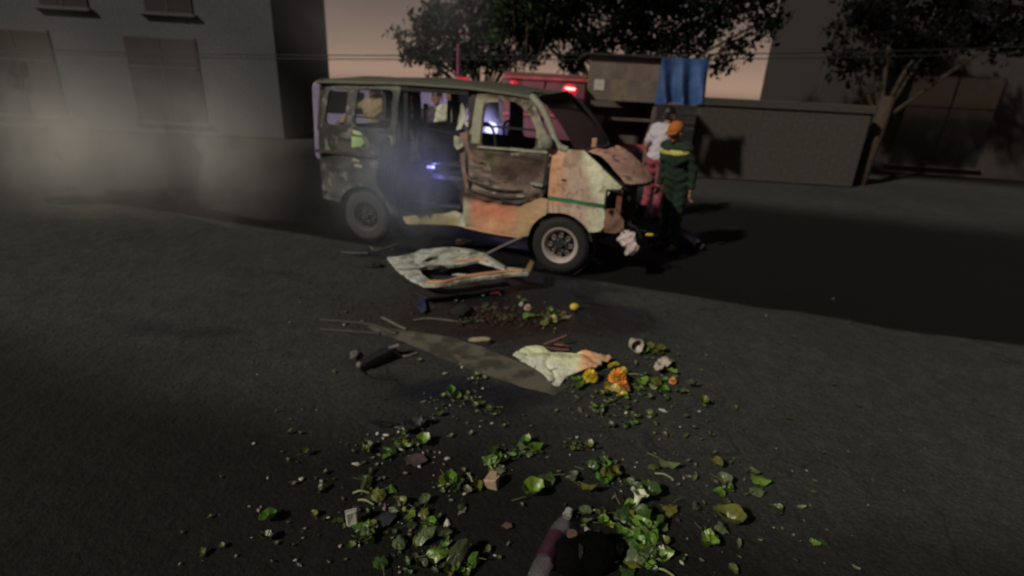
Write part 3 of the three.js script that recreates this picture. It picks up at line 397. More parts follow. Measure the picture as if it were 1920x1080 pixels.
{ // sills
  const r = part('rocker_panel', sheet([[-1.08, 0.665], [-0.75, 0.64], [-0.45, 0.662], [-0.22, 0.755], [-0.152, 0.745], [-0.152, 0.61], ...arc(0, 0.285, 0.345, 118, 170, 8), [-0.4, 0.325], [-1.0, 0.335], [-1.07, 0.345]], null, 0.02, 0.05, (x, y) => [0, 0, -0.004 + inset(x, y) + wave(x * 1.3, y * 1.3, 0.05)]), paint, van, 'orange-scorched sill below the front door');
  part('sill_fold', tube([[-1.06, 0.34, -0.01], [-0.75, 0.325, 0.005], [-0.4, 0.32, 0.0]], 0.012, 16, 6), mat([0.5, 0.28, 0.17], 0.6), r);
  part('rear_sill', [sheet([[-1.74, 0.395], [-1.6, 0.425], [-1.3, 0.46], [-1.08, 0.54], [-1.05, 0.34], [-1.2, 0.345], [-1.66, 0.335]], null, 0.02, 0.06, (x, y) => [0, 0, 0.0 + 0.16 * sst(-1.2, -1.7, x) + wave(x * 2, y * 2, 0.08) - 0.3 * (y - 0.36)])], paint, van, 'bent yellowish sill under the door opening');
  part('sill_tread', [bar([-1.85, 0.52, -0.05], [-1.1, 0.55, -0.05], 0.12, 0.025), bar([-1.72, 0.545, 0.0], [-1.3, 0.54, 0.02], 0.03, 0.014)], sootBlue, van);
}
// front end
{
  const g = new THREE.PlaneGeometry(1, 1, 18, 18);
  warp(g, v => { const u = v.x + 0.5, w = v.y + 0.5, b = Math.sin(Math.PI * w); const xr = 0.175 + 0.13 * b, xf = 0.555 + 0.20 * Math.pow(b, 0.7); const x = lerp(xr, xf, u), y = lerp(1.25 + 0.02 * b - 0.07 * w, 0.95 - 0.02 * b, Math.pow(u, 1.25)) + 0.035 * Math.sin(Math.PI * u) + wave(x * 2, w * 2, 0.05); v.set(x, y, lerp(-0.035 - 0.14 * u * u, -VW + 0.035 + 0.14 * u * u, w)); });
  const t = dtex(256, 256, (u, v) => { const n = fbm(u * 4, v * 4, 5, 91), n2 = fbm(u * 14, v * 14, 3, 93); let c = mixc([0.52, 0.29, 0.24], [0.72, 0.46, 0.37], sst(0.3, 0.65, n)); c = mixc(c, [0.8, 0.58, 0.42], 0.8 * sst(0.8, 1, u) * sst(0.4, 0.1, v)); c = mixc(c, [0.12, 0.07, 0.06], 0.7 * sst(0.6, 0.7, n2)); return c; });
  const h = part('bonnet', g, new THREE.MeshStandardMaterial({ map: t, roughness: 0.5, side: THREE.DoubleSide, bumpMap: rep(bumpN, 2, 2), bumpScale: 0.006 }), van, 'pinkish scorched bonnet');
  part('bonnet_gap', tube([[0.17, 1.235, -0.03], [0.36, 1.10, -0.045], [0.555, 0.945, -0.10]], 0.011, 12, 6), soot, h);
  part('wiper_stub', put(chamferBox(0.05, 0.09, 0.03), [0.20, 1.30, -0.28]), salmon, h);
  part('cowl_panel', [bar([0.14, 1.23, -0.06], [0.24, 1.235, -VW / 2], 0.10, 0.03), bar([0.24, 1.235, -VW / 2], [0.14, 1.16, -VW + 0.08], 0.10, 0.03)], soot, van);
  part('bonnet_lip', tube([[0.56, 0.94, -0.17], [0.68, 0.925, -0.4], [0.745, 0.92, -0.74], [0.69, 0.925, -1.1]], 0.02, 20, 6), soot, van);
  part('front_bulkhead', [put(chamferBox(0.06, 0.62, 1.3, 0.01), [0.3, 0.66, -VW / 2])], Mt.black, van);
  part('radiator_support', [bar([0.52, 0.86, -0.2], [0.60, 0.86, -1.25], 0.05), bar([0.52, 0.5, -0.3], [0.60, 0.5, -1.25], 0.06), bar([0.52, 0.88, -0.34], [0.5, 0.45, -0.34], 0.05, 0.04), bar([0.56, 0.88, -0.62], [0.55, 0.48, -0.62], 0.035), bar([0.56, 0.88, -0.85], [0.55, 0.48, -0.85], 0.04)], Mt.darkmetal, van);
  for (let i = 0; i < 5; i++) part('radiator_fin', put(chamferBox(0.03, 0.3, 0.02, 0.004), [0.57, 0.7, -0.66 - i * 0.08]), Mt.darkmetal, van);
  part('headlamp_bucket', [put(chamferBox(0.02, 0.19, 0.2, 0.004), [0.41, 0.80, -0.16]), put(chamferBox(0.12, 0.02, 0.2, 0.004), [0.47, 0.895, -0.16])], Mt.black, van);
  part('headlamp_bracket', [bar([0.53, 0.90, -0.13], [0.53, 0.56, -0.16], 0.05, 0.03), bar([0.45, 0.70, -0.05], [0.55, 0.69, -0.2], 0.03)], rusty, van);
  part('bumper_remnant', sheet([[0.405, 0.71], [0.52, 0.705], [0.60, 0.60], [0.60, 0.50], [0.53, 0.47], [0.43, 0.48]], null, 0.015, 0.04, (x, y) => [0, 0, -0.06 - 0.5 * Math.max(0, x - 0.42) + wave(x * 4, y * 4, 0.05)]), mat([0.27, 0.15, 0.125], 0.65, { rep: 3 }), van, 'pinkish brown remnant of the bumper corner');
  part('bumper_bar', bar([0.62, 0.42, -0.2], [0.70, 0.42, -1.3], 0.06, 0.08), Mt.black, van);
  const rk = rng(77); for (let i = 0; i < 9; i++) { const z = -0.22 - rk() * 0.95, x = 0.52 + rk() * 0.2, y = 0.4 + rk() * 0.4; part('torn_wire', tube([[0.42, y + 0.1, z], [x, y + (rk() - 0.5) * 0.2, z + (rk() - 0.5) * 0.2], [x + 0.08 * rk(), y - 0.15 * rk(), z + (rk() - 0.5) * 0.3], [x - 0.05, y - 0.25 * rk(), z + (rk() - 0.5) * 0.3]], 0.007 + 0.008 * rk(), 14, 5), i % 3 ? soot : rusty, van); }
  for (let i = 0; i < 6; i++) { const z = -0.2 - rk() * 0.9, x = 0.55 + rk() * 0.12, y = 0.45 + rk() * 0.35, w = 0.08 + 0.1 * rk(); part('torn_shard', sheet([[0, 0], [w, 0.02], [w * 0.8, -w], [w * 0.3, -w * 0.7]], null, 0.006, 0.04, (a, b) => [0, 0, 0.05 * Math.sin(a * 30 + b * 22)]).rotateY(0.5 + rk()).rotateZ(rk() - 0.5).translate(x, y, z), i % 2 ? soot : charred, van); }
  part('bright_clip', put(new THREE.CapsuleGeometry(0.012, 0.07, 3, 8), [0.71, 0.90, -0.62], [0, 0.3, Math.PI / 2]), palemetal, van);
}
{ // windscreen opening: pillars, header, hanging lining
  const flat = (g, k) => g; const pil = mat([0.30, 0.31, 0.25], 0.55, { rep: 4 });
  part('windscreen_pillar', [tube([[-0.42, 1.70, -0.10], [-0.30, 1.60, -0.075], [-0.18, 1.42, -0.05], [-0.09, 1.27, -0.025], [0.0, 1.235, -0.03]], 0.033, 24, 8)], pil, van, 'pale scorched windscreen pillar');
  part('windscreen_pillar', [tube([[-0.38, 1.69, -1.33], [-0.24, 1.60, -1.37], [-0.06, 1.42, -1.39], [0.06, 1.26, -1.41], [0.16, 1.10, -1.42]], 0.05, 24, 8)], soot, van);
  part('windscreen_header', [tube([[-0.40, 1.695, -0.12], [-0.30, 1.685, -0.45], [-0.27, 1.68, -0.74], [-0.30, 1.675, -1.05], [-0.37, 1.68, -1.34]], 0.045, 24, 8)], soot, van);
  part('hanging_lining', [sheet([[0, 0], [0.2, 0.01], [0.16, -0.05], [0.13, -0.13], [0.09, -0.17], [0.05, -0.1]], null, 0.008, 0.04, (x, y) => [0, 0, 0.05 * Math.sin(x * 20 + y * 9)]).rotateY(0.6).translate(-0.3, 1.61, -0.72)], mat([0.34, 0.32, 0.17], 0.8), van);
  part('dashboard', [put(chamferBox(0.3, 0.2, 1.2, 0.04), [0.0, 1.08, -VW / 2]), put(chamferBox(0.12, 0.1, 0.3, 0.03), [-0.05, 1.2, -1.05])], charred, van);
  { // smoke-browned windscreen, still hanging in its frame
    const g = new THREE.PlaneGeometry(1, 1, 16, 16); warp(g, v => { const u = v.x + 0.5, w = v.y + 0.5, b = Math.sin(Math.PI * w); const tx = lerp(-0.36, -0.36, w) + 0.10 * b, bx = lerp(0.06, 0.13, w) + 0.14 * b; const x = lerp(tx, bx, u) + 0.07 * Math.sin(Math.PI * u) * (0.35 + 0.65 * w), y = lerp(1.665, lerp(1.245, 1.15, w), u); v.set(x, y, lerp(-0.26 + 0.2 * u, -1.35 - 0.05 * u, w)); });
    part('windscreen', g, new THREE.MeshPhysicalMaterial({ color: lin(0.05, 0.028, 0.027), roughness: 0.5, side: THREE.DoubleSide, bumpMap: rep(bumpN, 2, 2), bumpScale: 0.004 }), van, 'smoke-browned windscreen'); }
  const st = part('steering_wheel', put(new THREE.TorusGeometry(0.17, 0.013, 8, 28), [-0.22, 1.16, -0.38], [0, Math.PI / 2 + 0.3, 0.0]), soot, van); part('steering_column', tube([[-0.22, 1.16, -0.38], [0.02, 0.98, -0.38]], 0.02, 4, 6), soot, st);
}
// floor and what is left inside
part('floor_pan', [put(chamferBox(2.9, 0.06, 1.38, 0.01), [-1.5, 0.50, -VW / 2]), put(chamferBox(0.9, 0.06, 1.3, 0.01), [0.0, 0.56, -VW / 2]), bar([-2.9, 0.40, -0.4], [0.3, 0.40, -0.4], 0.08), bar([-2.9, 0.40, -1.1], [0.3, 0.40, -1.1], 0.08)], soot, van);
part('engine_cover', put(chamferBox(0.85, 0.28, 1.2, 0.03), [-0.72, 0.67, -VW / 2]), soot, van);
{
  const b = part('middle_bench', [put(chamferBox(0.5, 0.26, 1.1, 0.04), [-1.4, 0.70, -VW / 2]), put(chamferBox(0.12, 0.05, 1.12, 0.01), [-1.62, 0.85, -VW / 2])], sootBlue, van);
  part('bench_rail', bar([-1.72, 0.95, -0.18], [-1.12, 0.96, -0.18], 0.022), sootBlue, b);
  const vl = part('added_violet_glow', put(new THREE.CapsuleGeometry(0.016, 0.07, 4, 10), [-1.58, 0.905, -0.20], [0, 0, Math.PI / 2]), glow([0.42, 0.38, 0.95], 1.2, [0.5, 0.5, 0.9]), b);  // added glow and light, standing in for a reflected violet gleam
  lampLight(new THREE.Vector3(-1.52, 0.935, -0.16).applyAxisAngle(new THREE.Vector3(0, 1, 0), vanTurn).add(van.position), [0.35, 0.33, 1.0], 0.11, 'added_violet_glow');
  const frame = (x, z, w, h, y0) => [tube([[x, y0, z - w / 2], [x - 0.08, y0 + h * 0.85, z - w / 2], [x - 0.1, y0 + h, z - w * 0.3], [x - 0.1, y0 + h, z + w * 0.3], [x - 0.08, y0 + h * 0.85, z + w / 2], [x, y0, z + w / 2]], 0.016, 30, 6), ...[0.3, 0.6].map(k => tube([[x - 0.08 * k, y0 + h * k, z - w / 2], [x - 0.08 * k + 0.01, y0 + h * k - 0.02, z], [x - 0.08 * k, y0 + h * k, z + w / 2]], 0.006, 8, 5))];
  for (const [x, z, w, h, y] of [[-0.92, -0.38, 0.42, 0.6, 0.78], [-0.92, -1.08, 0.42, 0.6, 0.78], [-1.66, -VW / 2, 1.05, 0.5, 0.82], [-2.3, -VW / 2, 1.1, 0.55, 0.75]]) part('seat_frame', frame(x, z, w, h, y), charred, van);
  part('rear_bench', put(chamferBox(0.45, 0.24, 1.1, 0.04), [-2.12, 0.68, -VW / 2]), soot, van);
  part('partition_strip', [bar([-1.72, 0.9, -0.3], [-1.70, 1.56, -0.32], 0.05, 0.02), bar([-1.58, 0.95, -0.6], [-1.56, 1.6, -0.6], 0.045, 0.02), tube([[-1.72, 1.31, -0.3], [-1.5, 1.29, -0.3], [-1.15, 1.27, -0.28]], 0.006, 10, 5)], charred, van);
}
part('tailgate', [put(chamferBox(0.04, 0.8, 1.3, 0.01), [-2.96, 0.85, -VW / 2]), put(chamferBox(0.04, 0.1, 1.3, 0.01), [-2.9, 1.7, -VW / 2]), bar([-2.95, 1.2, -0.1], [-2.89, 1.72, -0.14], 0.06), bar([-2.95, 1.2, -VW + 0.1], [-2.89, 1.72, -VW + 0.14], 0.06)], charred, van);
// wheels
{
  const R0 = 0.288, tyreP = [[0.185, -0.07], [0.2, -0.078], [0.25, -0.08], [0.277, -0.07], [0.287, -0.055], [0.288, 0], [0.287, 0.055], [0.277, 0.07], [0.25, 0.08], [0.2, 0.078], [0.185, 0.07]].map(p => new THREE.Vector2(...p));
  const tyreG = new THREE.LatheGeometry(tyreP, 48); tyreG.rotateX(Math.PI / 2);
  const tread = []; for (let i = 0; i < 40; i++) for (const s of [-1, 0, 1]) { const a = (i + (s ? 0.5 : 0)) / 40 * 6.2832; const b = new THREE.BoxGeometry(0.01, 0.03, 0.034); b.translate(R0 + 0.001, 0, s * 0.042); b.rotateZ(a); tread.push(b); }
  const disc = new THREE.Shape(); disc.absarc(0, 0, 0.142, 0, 6.2832); for (let i = 0; i < 8; i++) { const a = i / 8 * 6.2832; const h = new THREE.Path(); h.absarc(0.105 * Math.cos(a), 0.105 * Math.sin(a), 0.02, 0, 6.2832, true); disc.holes.push(h); } { const h = new THREE.Path(); h.absarc(0, 0, 0.03, 0, 6.2832, true); disc.holes.push(h); }
  const discG = new THREE.ExtrudeGeometry(disc, { depth: 0.008, bevelEnabled: true, bevelSize: 0.004, bevelThickness: 0.004, bevelSegments: 1, curveSegments: 20 }); discG.translate(0, 0, 0.025); warp(discG, v => { const r = Math.hypot(v.x, v.y); v.z += 0.022 * sst(0.02, 0.075, r) * sst(0.142, 0.085, r); });
  const rimP = [[0.14, 0.024], [0.15, 0.035], [0.158, 0.06], [0.17, 0.07], [0.186, 0.078], [0.188, 0.07], [0.172, 0.06], [0.16, 0.03], [0.155, -0.07]].map(p => new THREE.Vector2(...p)); const rimG = new THREE.LatheGeometry(rimP, 48); rimG.rotateX(-Math.PI / 2); rimG.scale(1, 1, -1); 
  const rimM = mat([0.44, 0.38, 0.37], 0.45, { metal: 0.2, rep: 2 });
  const tyreM = mat([0.010, 0.010, 0.010], 0.8, { rep: 2 });
  const wheel = (x, y, z, flip, tw, ty, rm) => { const w = part('wheel', put(new THREE.CylinderGeometry(0.1, 0.1, 0.1, 20), [0, 0, -0.03], [Math.PI / 2, 0, 0]), Mt.black, van); w.position.set(x, y, z); w.rotation.set(0, (flip ? Math.PI : 0) + tw, 0);
    part('tyre', [tyreG, ...tread], ty || tyreM, w); part('rim', [(() => { const g = new THREE.LatheGeometry(rimP, 48); g.rotateX(Math.PI / 2); return g; })(), discG], rm || rimM, w);
    part('hub', [put(new THREE.CylinderGeometry(0.026, 0.03, 0.03, 16), [0, 0, 0.04], [Math.PI / 2, 0, 0])], Mt.darkmetal, w); for (let i = 0; i < 4; i++) { const a = i / 4 * 6.283 + 0.5; part('wheel_nut', put(new THREE.CylinderGeometry(0.010, 0.010, 0.02, 6), [0.057 * Math.cos(a), 0.057 * Math.sin(a), 0.052], [Math.PI / 2, 0, 0]), Mt.steel, w); } };
  wheel(0, R0, -0.10, false, 0.06); wheel(-2.35, R0, -0.11, false, 0, mat([0.035, 0.035, 0.038], 0.9), mat([0.055, 0.052, 0.052], 0.8, { rep: 2 })); wheel(0, R0, -VW + 0.10, true, 0.06); wheel(-2.35, R0, -VW + 0.11, true, 0);
  part('axle', tube([[0, 0.3, -0.15], [0, 0.3, -1.3]], 0.03, 4, 8), Mt.black, van); part('axle', tube([[-2.35, 0.3, -0.15], [-2.35, 0.3, -1.3]], 0.045, 4, 8), Mt.black, van);
}
{ // headlamp unit hanging from the broken front
  const g = new THREE.IcosahedronGeometry(1, 4); warp(g, v => { const n = 1 + 0.5 * (fbm(v.x * 2.1 + 3, v.y * 2.1 + v.z * 1.7, 3, 55) - 0.5) + 0.1 * Math.sin(v.y * 7); v.multiplyScalar(n); });
  const u = part('hanging_headlamp', [put(g, [0.645, 0.43, -0.16], [0, 0, 0.5], [0.085, 0.075, 0.05]), put(g, [0.71, 0.33, -0.14], [0.5, 0.4, 0.9], [0.075, 0.055, 0.045])], new THREE.MeshPhysicalMaterial({ color: lin(0.80, 0.70, 0.70), roughness: 0.2, metalness: 0.25, bumpMap: rep(bumpN, 2, 2), bumpScale: 0.02 }), van, 'crumpled bright headlamp unit hanging from the broken front');
  const yl = part('indicator_lens', put(new THREE.CapsuleGeometry(0.013, 0.05, 4, 8), [0.847, 0.46, -0.3], [0, 0.35, Math.PI / 2]), mat([0.66, 0.56, 0.06], 0.35), van, 'small yellow indicator lens dangling beside the headlamp'); part('wire', tube([[0.62, 0.47, -0.3], [0.847 - 0.05, 0.46 + 0.03, -0.3], [0.847, 0.46, -0.3]], 0.006, 8, 5), Mt.black, yl);
  part('wire', tube([[0.58, 0.52, -0.15], [0.61, 0.50, -0.12], [0.64, 0.46, -0.15]], 0.008, 8, 5), Mt.black, u);
}

// ---------------------------------------------------------------- people: one skin surface each, clothes over it
function smin(a, b, k) { const h = clamp(0.5 + 0.5 * (b - a) / k, 0, 1); return lerp(b, a, h) - k * h * (1 - h); }
function cap(p, a, b, ra, rb) { const dx = b[0] - a[0], dy = b[1] - a[1], dz = b[2] - a[2], px = p[0] - a[0], py = p[1] - a[1], pz = p[2] - a[2]; const t = clamp((px * dx + py * dy + pz * dz) / (dx * dx + dy * dy + dz * dz + 1e-9), 0, 1); return Math.hypot(px - dx * t, py - dy * t, pz - dz * t) - lerp(ra, rb, t); }
function field(caps, k) { return p => { let d = 9; for (const c of caps) { const q = cap(p, c[0], c[1], c[2], c[3]); d = d > 8 ? q : smin(d, q, c[4] ?? k); } return d; }; }
function bounds(caps, m) { const lo = [9, 9, 9], hi = [-9, -9, -9]; for (const c of caps) for (const [q, r] of [[c[0], c[2]], [c[1], c[3]]]) for (let i = 0; i < 3; i++) { lo[i] = Math.min(lo[i], q[i] - r - m); hi[i] = Math.max(hi[i], q[i] + r + m); } return [lo, hi]; }
function nets(f, [lo, hi], cell) { // surface nets of the field
  const n = [0, 1, 2].map(i => Math.max(3, Math.ceil((hi[i] - lo[i]) / cell) + 1)), [nx, ny, nz] = n, F = new Float32Array(nx * ny * nz), id = new Int32Array(nx * ny * nz).fill(-1), P = [], I = [];
  const at = (i, j, k) => i + nx * (j + ny * k);
  for (let k = 0; k < nz; k++) for (let j = 0; j < ny; j++) for (let i = 0; i < nx; i++) F[at(i, j, k)] = f([lo[0] + i * cell, lo[1] + j * cell, lo[2] + k * cell]);
  for (let k = 0; k < nz - 1; k++) for (let j = 0; j < ny - 1; j++) for (let i = 0; i < nx - 1; i++) {
    let s = 0, c = 0, x = 0, y = 0, z = 0; const v = []; for (let q = 0; q < 8; q++) { v[q] = F[at(i + (q & 1), j + ((q >> 1) & 1), k + (q >> 2))]; if (v[q] < 0) s++; } if (s === 0 || s === 8) continue;
    for (const [a, b] of [[0, 1], [2, 3], [4, 5], [6, 7], [0, 2], [1, 3], [4, 6], [5, 7], [0, 4], [1, 5], [2, 6], [3, 7]]) if ((v[a] < 0) !== (v[b] < 0)) { const t = v[a] / (v[a] - v[b]); x += lerp(a & 1, b & 1, t); y += lerp((a >> 1) & 1, (b >> 1) & 1, t); z += lerp(a >> 2, b >> 2, t); c++; }
    id[at(i, j, k)] = P.length / 3; P.push(lo[0] + (i + x / c) * cell, lo[1] + (j + y / c) * cell, lo[2] + (k + z / c) * cell);
  }
  const quad = (a, b, c, d, fl) => { if (a < 0 || b < 0 || c < 0 || d < 0) return; fl ? I.push(a, b, c, a, c, d) : I.push(a, c, b, a, d, c); };
  for (let k = 1; k < nz - 1; k++) for (let j = 1; j < ny - 1; j++) for (let i = 1; i < nx - 1; i++) {
    const a = F[at(i, j, k)] < 0;
    if (a !== F[at(i + 1, j, k)] < 0) quad(id[at(i, j - 1, k - 1)], id[at(i, j, k - 1)], id[at(i, j, k)], id[at(i, j - 1, k)], a);
    if (a !== F[at(i, j + 1, k)] < 0) quad(id[at(i - 1, j, k - 1)], id[at(i - 1, j, k)], id[at(i, j, k)], id[at(i, j, k - 1)], a);
    if (a !== F[at(i, j, k + 1)] < 0) quad(id[at(i - 1, j - 1, k)], id[at(i, j - 1, k)], id[at(i, j, k)], id[at(i - 1, j, k)], a);
  }
  const g = new THREE.BufferGeometry(); g.setAttribute('position', new THREE.Float32BufferAttribute(P, 3)); g.setIndex(I); g.computeVertexNormals(); const uv = new Float32Array(P.length / 3 * 2); for (let i = 0; i < P.length / 3; i++) { uv[2 * i] = P[3 * i] + P[3 * i + 2]; uv[2 * i + 1] = P[3 * i + 1]; } g.setAttribute('uv', new THREE.BufferAttribute(uv, 2)); return g;
}
const add3 = (a, b, k = 1) => [a[0] + b[0] * k, a[1] + b[1] * k, a[2] + b[2] * k], sub3 = (a, b) => [a[0] - b[0], a[1] - b[1], a[2] - b[2]], nrm = a => { const l = Math.hypot(...a) || 1; return [a[0] / l, a[1] / l, a[2] / l]; }, mid = (a, b, t) => [lerp(a[0], b[0], t), lerp(a[1], b[1], t), lerp(a[2], b[2], t)];
const skinM = mat([0.20, 0.11, 0.075], 0.55, { bump: 0.001 }), hairM = mat([0.008, 0.007, 0.007], 0.5), shoeM = mat([0.02, 0.017, 0.015], 0.6), eyeW = new THREE.MeshStandardMaterial({ color: lin(0.02, 0.015, 0.012), roughness: 0.2 }), lipM = mat([0.18, 0.07, 0.06], 0.5);
// o: height, lean (forward bend), arms: [left wrist, right wrist] in body units, colours, cap
function person(label, pos, turn, o) {
  const t = thing('person', label, 'person', pos, turn), H = o.h ?? 1.68, s = H / 1.7, ln = o.lean ?? 0; const S = p => p.map(v => v * s);
  const up = (y, z = 0, x = 0) => { const h = 0.93, dy = y - h; return S([x, h + dy * Math.cos(ln) - z * Math.sin(ln), dy * Math.sin(ln) + z * Math.cos(ln)]); }; // above the hips the trunk bends
  const hip = k => S([0.09 * k, 0.92, 0]), knee = k => S([0.10 * k, 0.50, 0.03 + 0.02 * k]), ank = k => S([0.105 * k, 0.085, -0.02]), toe = k => S([0.125 * k, 0.035, 0.15]);
  const sh = k => up(1.40, -0.01, 0.175 * k); const el = [], wr = [];
  [-1, 1].forEach((k, i) => { const a = o.arms?.[i]; el[i] = a ? S(a[0]) : up(1.12, -0.03, 0.235 * k); wr[i] = a ? S(a[1]) : up(0.88, 0.06, 0.25 * k); });
  const neck = up(1.46), head = up(1.60, 0.015), chin = up(1.51, 0.055);
  const limb = [], legs = []; [-1, 1].forEach((k, i) => { limb.push([sh(k), el[i], 0.05 * s, 0.038 * s], [el[i], wr[i], 0.038 * s, 0.026 * s]); legs.push([hip(k), knee(k), 0.082 * s, 0.055 * s], [knee(k), ank(k), 0.054 * s, 0.036 * s], [ank(k), toe(k), 0.036 * s, 0.026 * s]); });
  const trunk = [[up(0.95, 0, -0.06), up(0.95, 0, 0.06), 0.105 * s, 0.105 * s], [up(1.05, 0, -0.05), up(1.05, 0, 0.05), 0.095 * s, 0.095 * s], [up(0.98), up(1.28), 0.11 * s, 0.115 * s], [up(1.3, 0, -0.09), up(1.3, 0, 0.09), 0.105 * s, 0.105 * s], [up(1.40, -0.01, -0.14), up(1.40, -0.01, 0.14), 0.06 * s, 0.06 * s]];
  const nk = [[up(1.40), up(1.56, 0.01), 0.058 * s, 0.052 * s]];
  const body = [...trunk, ...nk, ...limb, ...legs]; const bg = nets(field(body, 0.035), bounds(body, 0.03), 0.02 * s);
  const hd = [[up(1.62, -0.02), up(1.60, 0.01), 0.088 * s, 0.082 * s], [up(1.55, 0.03), up(1.525, 0.05), 0.062 * s, 0.042 * s], [up(1.60, 0.085), up(1.565, 0.112), 0.012 * s, 0.017 * s, 0.012], [up(1.53, 0.088, -0.02), up(1.53, 0.088, 0.02), 0.014 * s, 0.014 * s, 0.012], ...[-1, 1].flatMap(k => [[up(1.60, 0.0, 0.083 * k), up(1.56, 0.0, 0.083 * k), 0.018 * s, 0.012 * s, 0.01], [up(1.615, 0.083, 0.02 * k), up(1.612, 0.07, 0.05 * k), 0.012 * s, 0.01 * s, 0.014]])];
  const hg = nets(field(hd, 0.03), bounds(hd, 0.02), 0.008 * s);
  const hands = []; [-1, 1].forEach((k, i) => { // palm, four curled fingers and a thumb off the side of the palm
    const d = nrm(sub3(wr[i], el[i])), side = nrm([d[1] * 0 - d[2] * 1 * 0 + 0.2 * k, d[1] * 0, 1]); const w = nrm(sub3(side, d.map(v => v * (side[0] * d[0] + side[1] * d[1] + side[2] * d[2])))), nn = nrm([d[1] * w[2] - d[2] * w[1], d[2] * w[0] - d[0] * w[2], d[0] * w[1] - d[1] * w[0]]).map(v => v * -k);
    const at = (a, b, c) => add3(add3(add3(wr[i], d, a * s), w, b * s), nn, c * s); const c = [[at(0, 0, 0), at(0.075, 0.022, 0), 0.022 * s, 0.015 * s], [at(0, 0, 0), at(0.075, -0.022, 0), 0.022 * s, 0.014 * s]];
    [[0.028, 1], [0.010, 1.1], [-0.009, 1.03], [-0.027, 0.82]].forEach(([b, l]) => { const p0 = at(0.07, b, 0), p1 = at(0.07 + 0.036 * l, b * 1.1, 0.008), p2 = at(0.07 + 0.058 * l, b * 1.1, 0.026), p3 = at(0.07 + 0.068 * l, b * 1.1, 0.045); c.push([p0, p1, 0.009 * s, 0.0085 * s, 0.005], [p1, p2, 0.0085 * s, 0.008 * s, 0.004], [p2, p3, 0.008 * s, 0.007 * s, 0.004]); });
    c.push([at(0.02, 0.024, 0.004), at(0.05, 0.05, 0.018), 0.012 * s, 0.010 * s, 0.006], [at(0.05, 0.05, 0.018), at(0.078, 0.055, 0.03), 0.010 * s, 0.008 * s, 0.004]);
    hands.push(nets(field(c, 0.012), bounds(c, 0.012), 0.0055 * s)); });
  const b = part('body', [bg, hg, ...hands], skinM, t);
  for (const k of [-1, 1]) part('eye', put(new THREE.SphereGeometry(0.0085 * s, 8, 6), up(1.597, 0.088, 0.03 * k)), eyeW, b);
  part('mouth', put(new THREE.CapsuleGeometry(0.006 * s, 0.032 * s, 3, 6), up(1.531, 0.101), [0, 0, Math.PI / 2]), lipM, b);
  const grow = (l, m) => l.map(c => [c[0], c[1], c[2] + m * s, c[3] + m * s, c[4]]);
  const slv = o.longSleeve ? 0.94 : 0.55; const sleeves = [-1, 1].flatMap((k, i) => o.longSleeve ? [[sh(k), el[i], 0.066 * s, 0.056 * s], [el[i], mid(el[i], wr[i], 0.85), 0.054 * s, 0.044 * s]] : [[sh(k), mid(sh(k), el[i], 0.75), 0.066 * s, 0.062 * s]]);
  const fold = f => p => f(p) + 0.006 * Math.sin(p[1] * 60 + Math.sin(p[0] * 25) * 2 + p[2] * 18);
  const shirt = [...grow(trunk, 0.022), ...sleeves]; part('shirt', nets(fold(field(shirt, 0.03)), bounds(shirt, 0.03), 0.018 * s), o.shirt, t);
  const tr = [[up(0.93, 0, -0.06), up(0.93, 0, 0.06), 0.125 * s, 0.125 * s], ...[-1, 1].flatMap(k => [[hip(k), knee(k), 0.10 * s, 0.075 * s], [knee(k), mid(knee(k), ank(k), 0.93), 0.074 * s, 0.062 * s]])]; part('trousers', nets(fold(field(tr, 0.03)), bounds(tr, 0.03), 0.018 * s), o.trousers, t);
  const so = [-1, 1].flatMap(k => [[add3(ank(k), [0, -0.045 * s, -0.03 * s]), toe(k), 0.045 * s, 0.038 * s]]); part('shoes', nets(p => Math.max(field(so, 0.01)(p), -p[1]), bounds(so, 0.02), 0.012 * s), shoeM, t);
  if (o.cap) { const c = [[up(1.655, -0.02), up(1.65, 0.0), 0.095 * s, 0.093 * s]]; const g = nets(p => { const q = cap(p, ...c[0]); const a = up(1.625), n = nrm(sub3(up(1.8), up(1.5))); return Math.max(q, -((p[0] - a[0]) * n[0] + (p[1] - a[1]) * n[1] + (p[2] - a[2]) * n[2])); }, bounds(c, 0.02), 0.009 * s); const cp = part('cap', g, o.cap, t); part('cap_peak', put(new THREE.CylinderGeometry(0.085 * s, 0.085 * s, 0.012 * s, 20), up(1.635, 0.075), [ln + 0.15, 0, 0], [1, 1, 0.8]), o.cap, cp); }
  else { const hc = [[up(1.655, -0.03), up(1.64, 0.0), 0.088 * s, 0.086 * s], [up(1.62, -0.06), up(1.58, -0.06), 0.07 * s, 0.055 * s]]; part('hair', nets(p => field(hc, 0.03)(p) + 0.004 * Math.sin(p[0] * 200) * Math.sin(p[2] * 170), bounds(hc, 0.02), 0.01 * s), hairM, t); }
  if (o.vest) { const v = grow(trunk, 0.034); const vs = part('safety_vest', nets(p => { const q = up(1.2), n = 1; return Math.max(fold(field(v, 0.03))(p), up(0.97)[1] - p[1]); }, bounds(v, 0.03), 0.018 * s), o.vest, t); if (o.band) for (const y of o.bands || [1.08, 1.27]) { const bb = grow(trunk, 0.040); part('reflective_band', nets(p => { const a = up(y), n = nrm(sub3(up(1.6), up(1.0))); const dd = (p[0] - a[0]) * n[0] + (p[1] - a[1]) * n[1] + (p[2] - a[2]) * n[2]; return Math.max(field(bb, 0.03)(p), Math.abs(dd) - 0.028 * s); }, bounds(bb, 0.03), 0.014 * s), o.band, vs); } }
  return t;
}
const cloth = (c) => mat(c, 0.9, { bump: 0.003, rep: 3 });
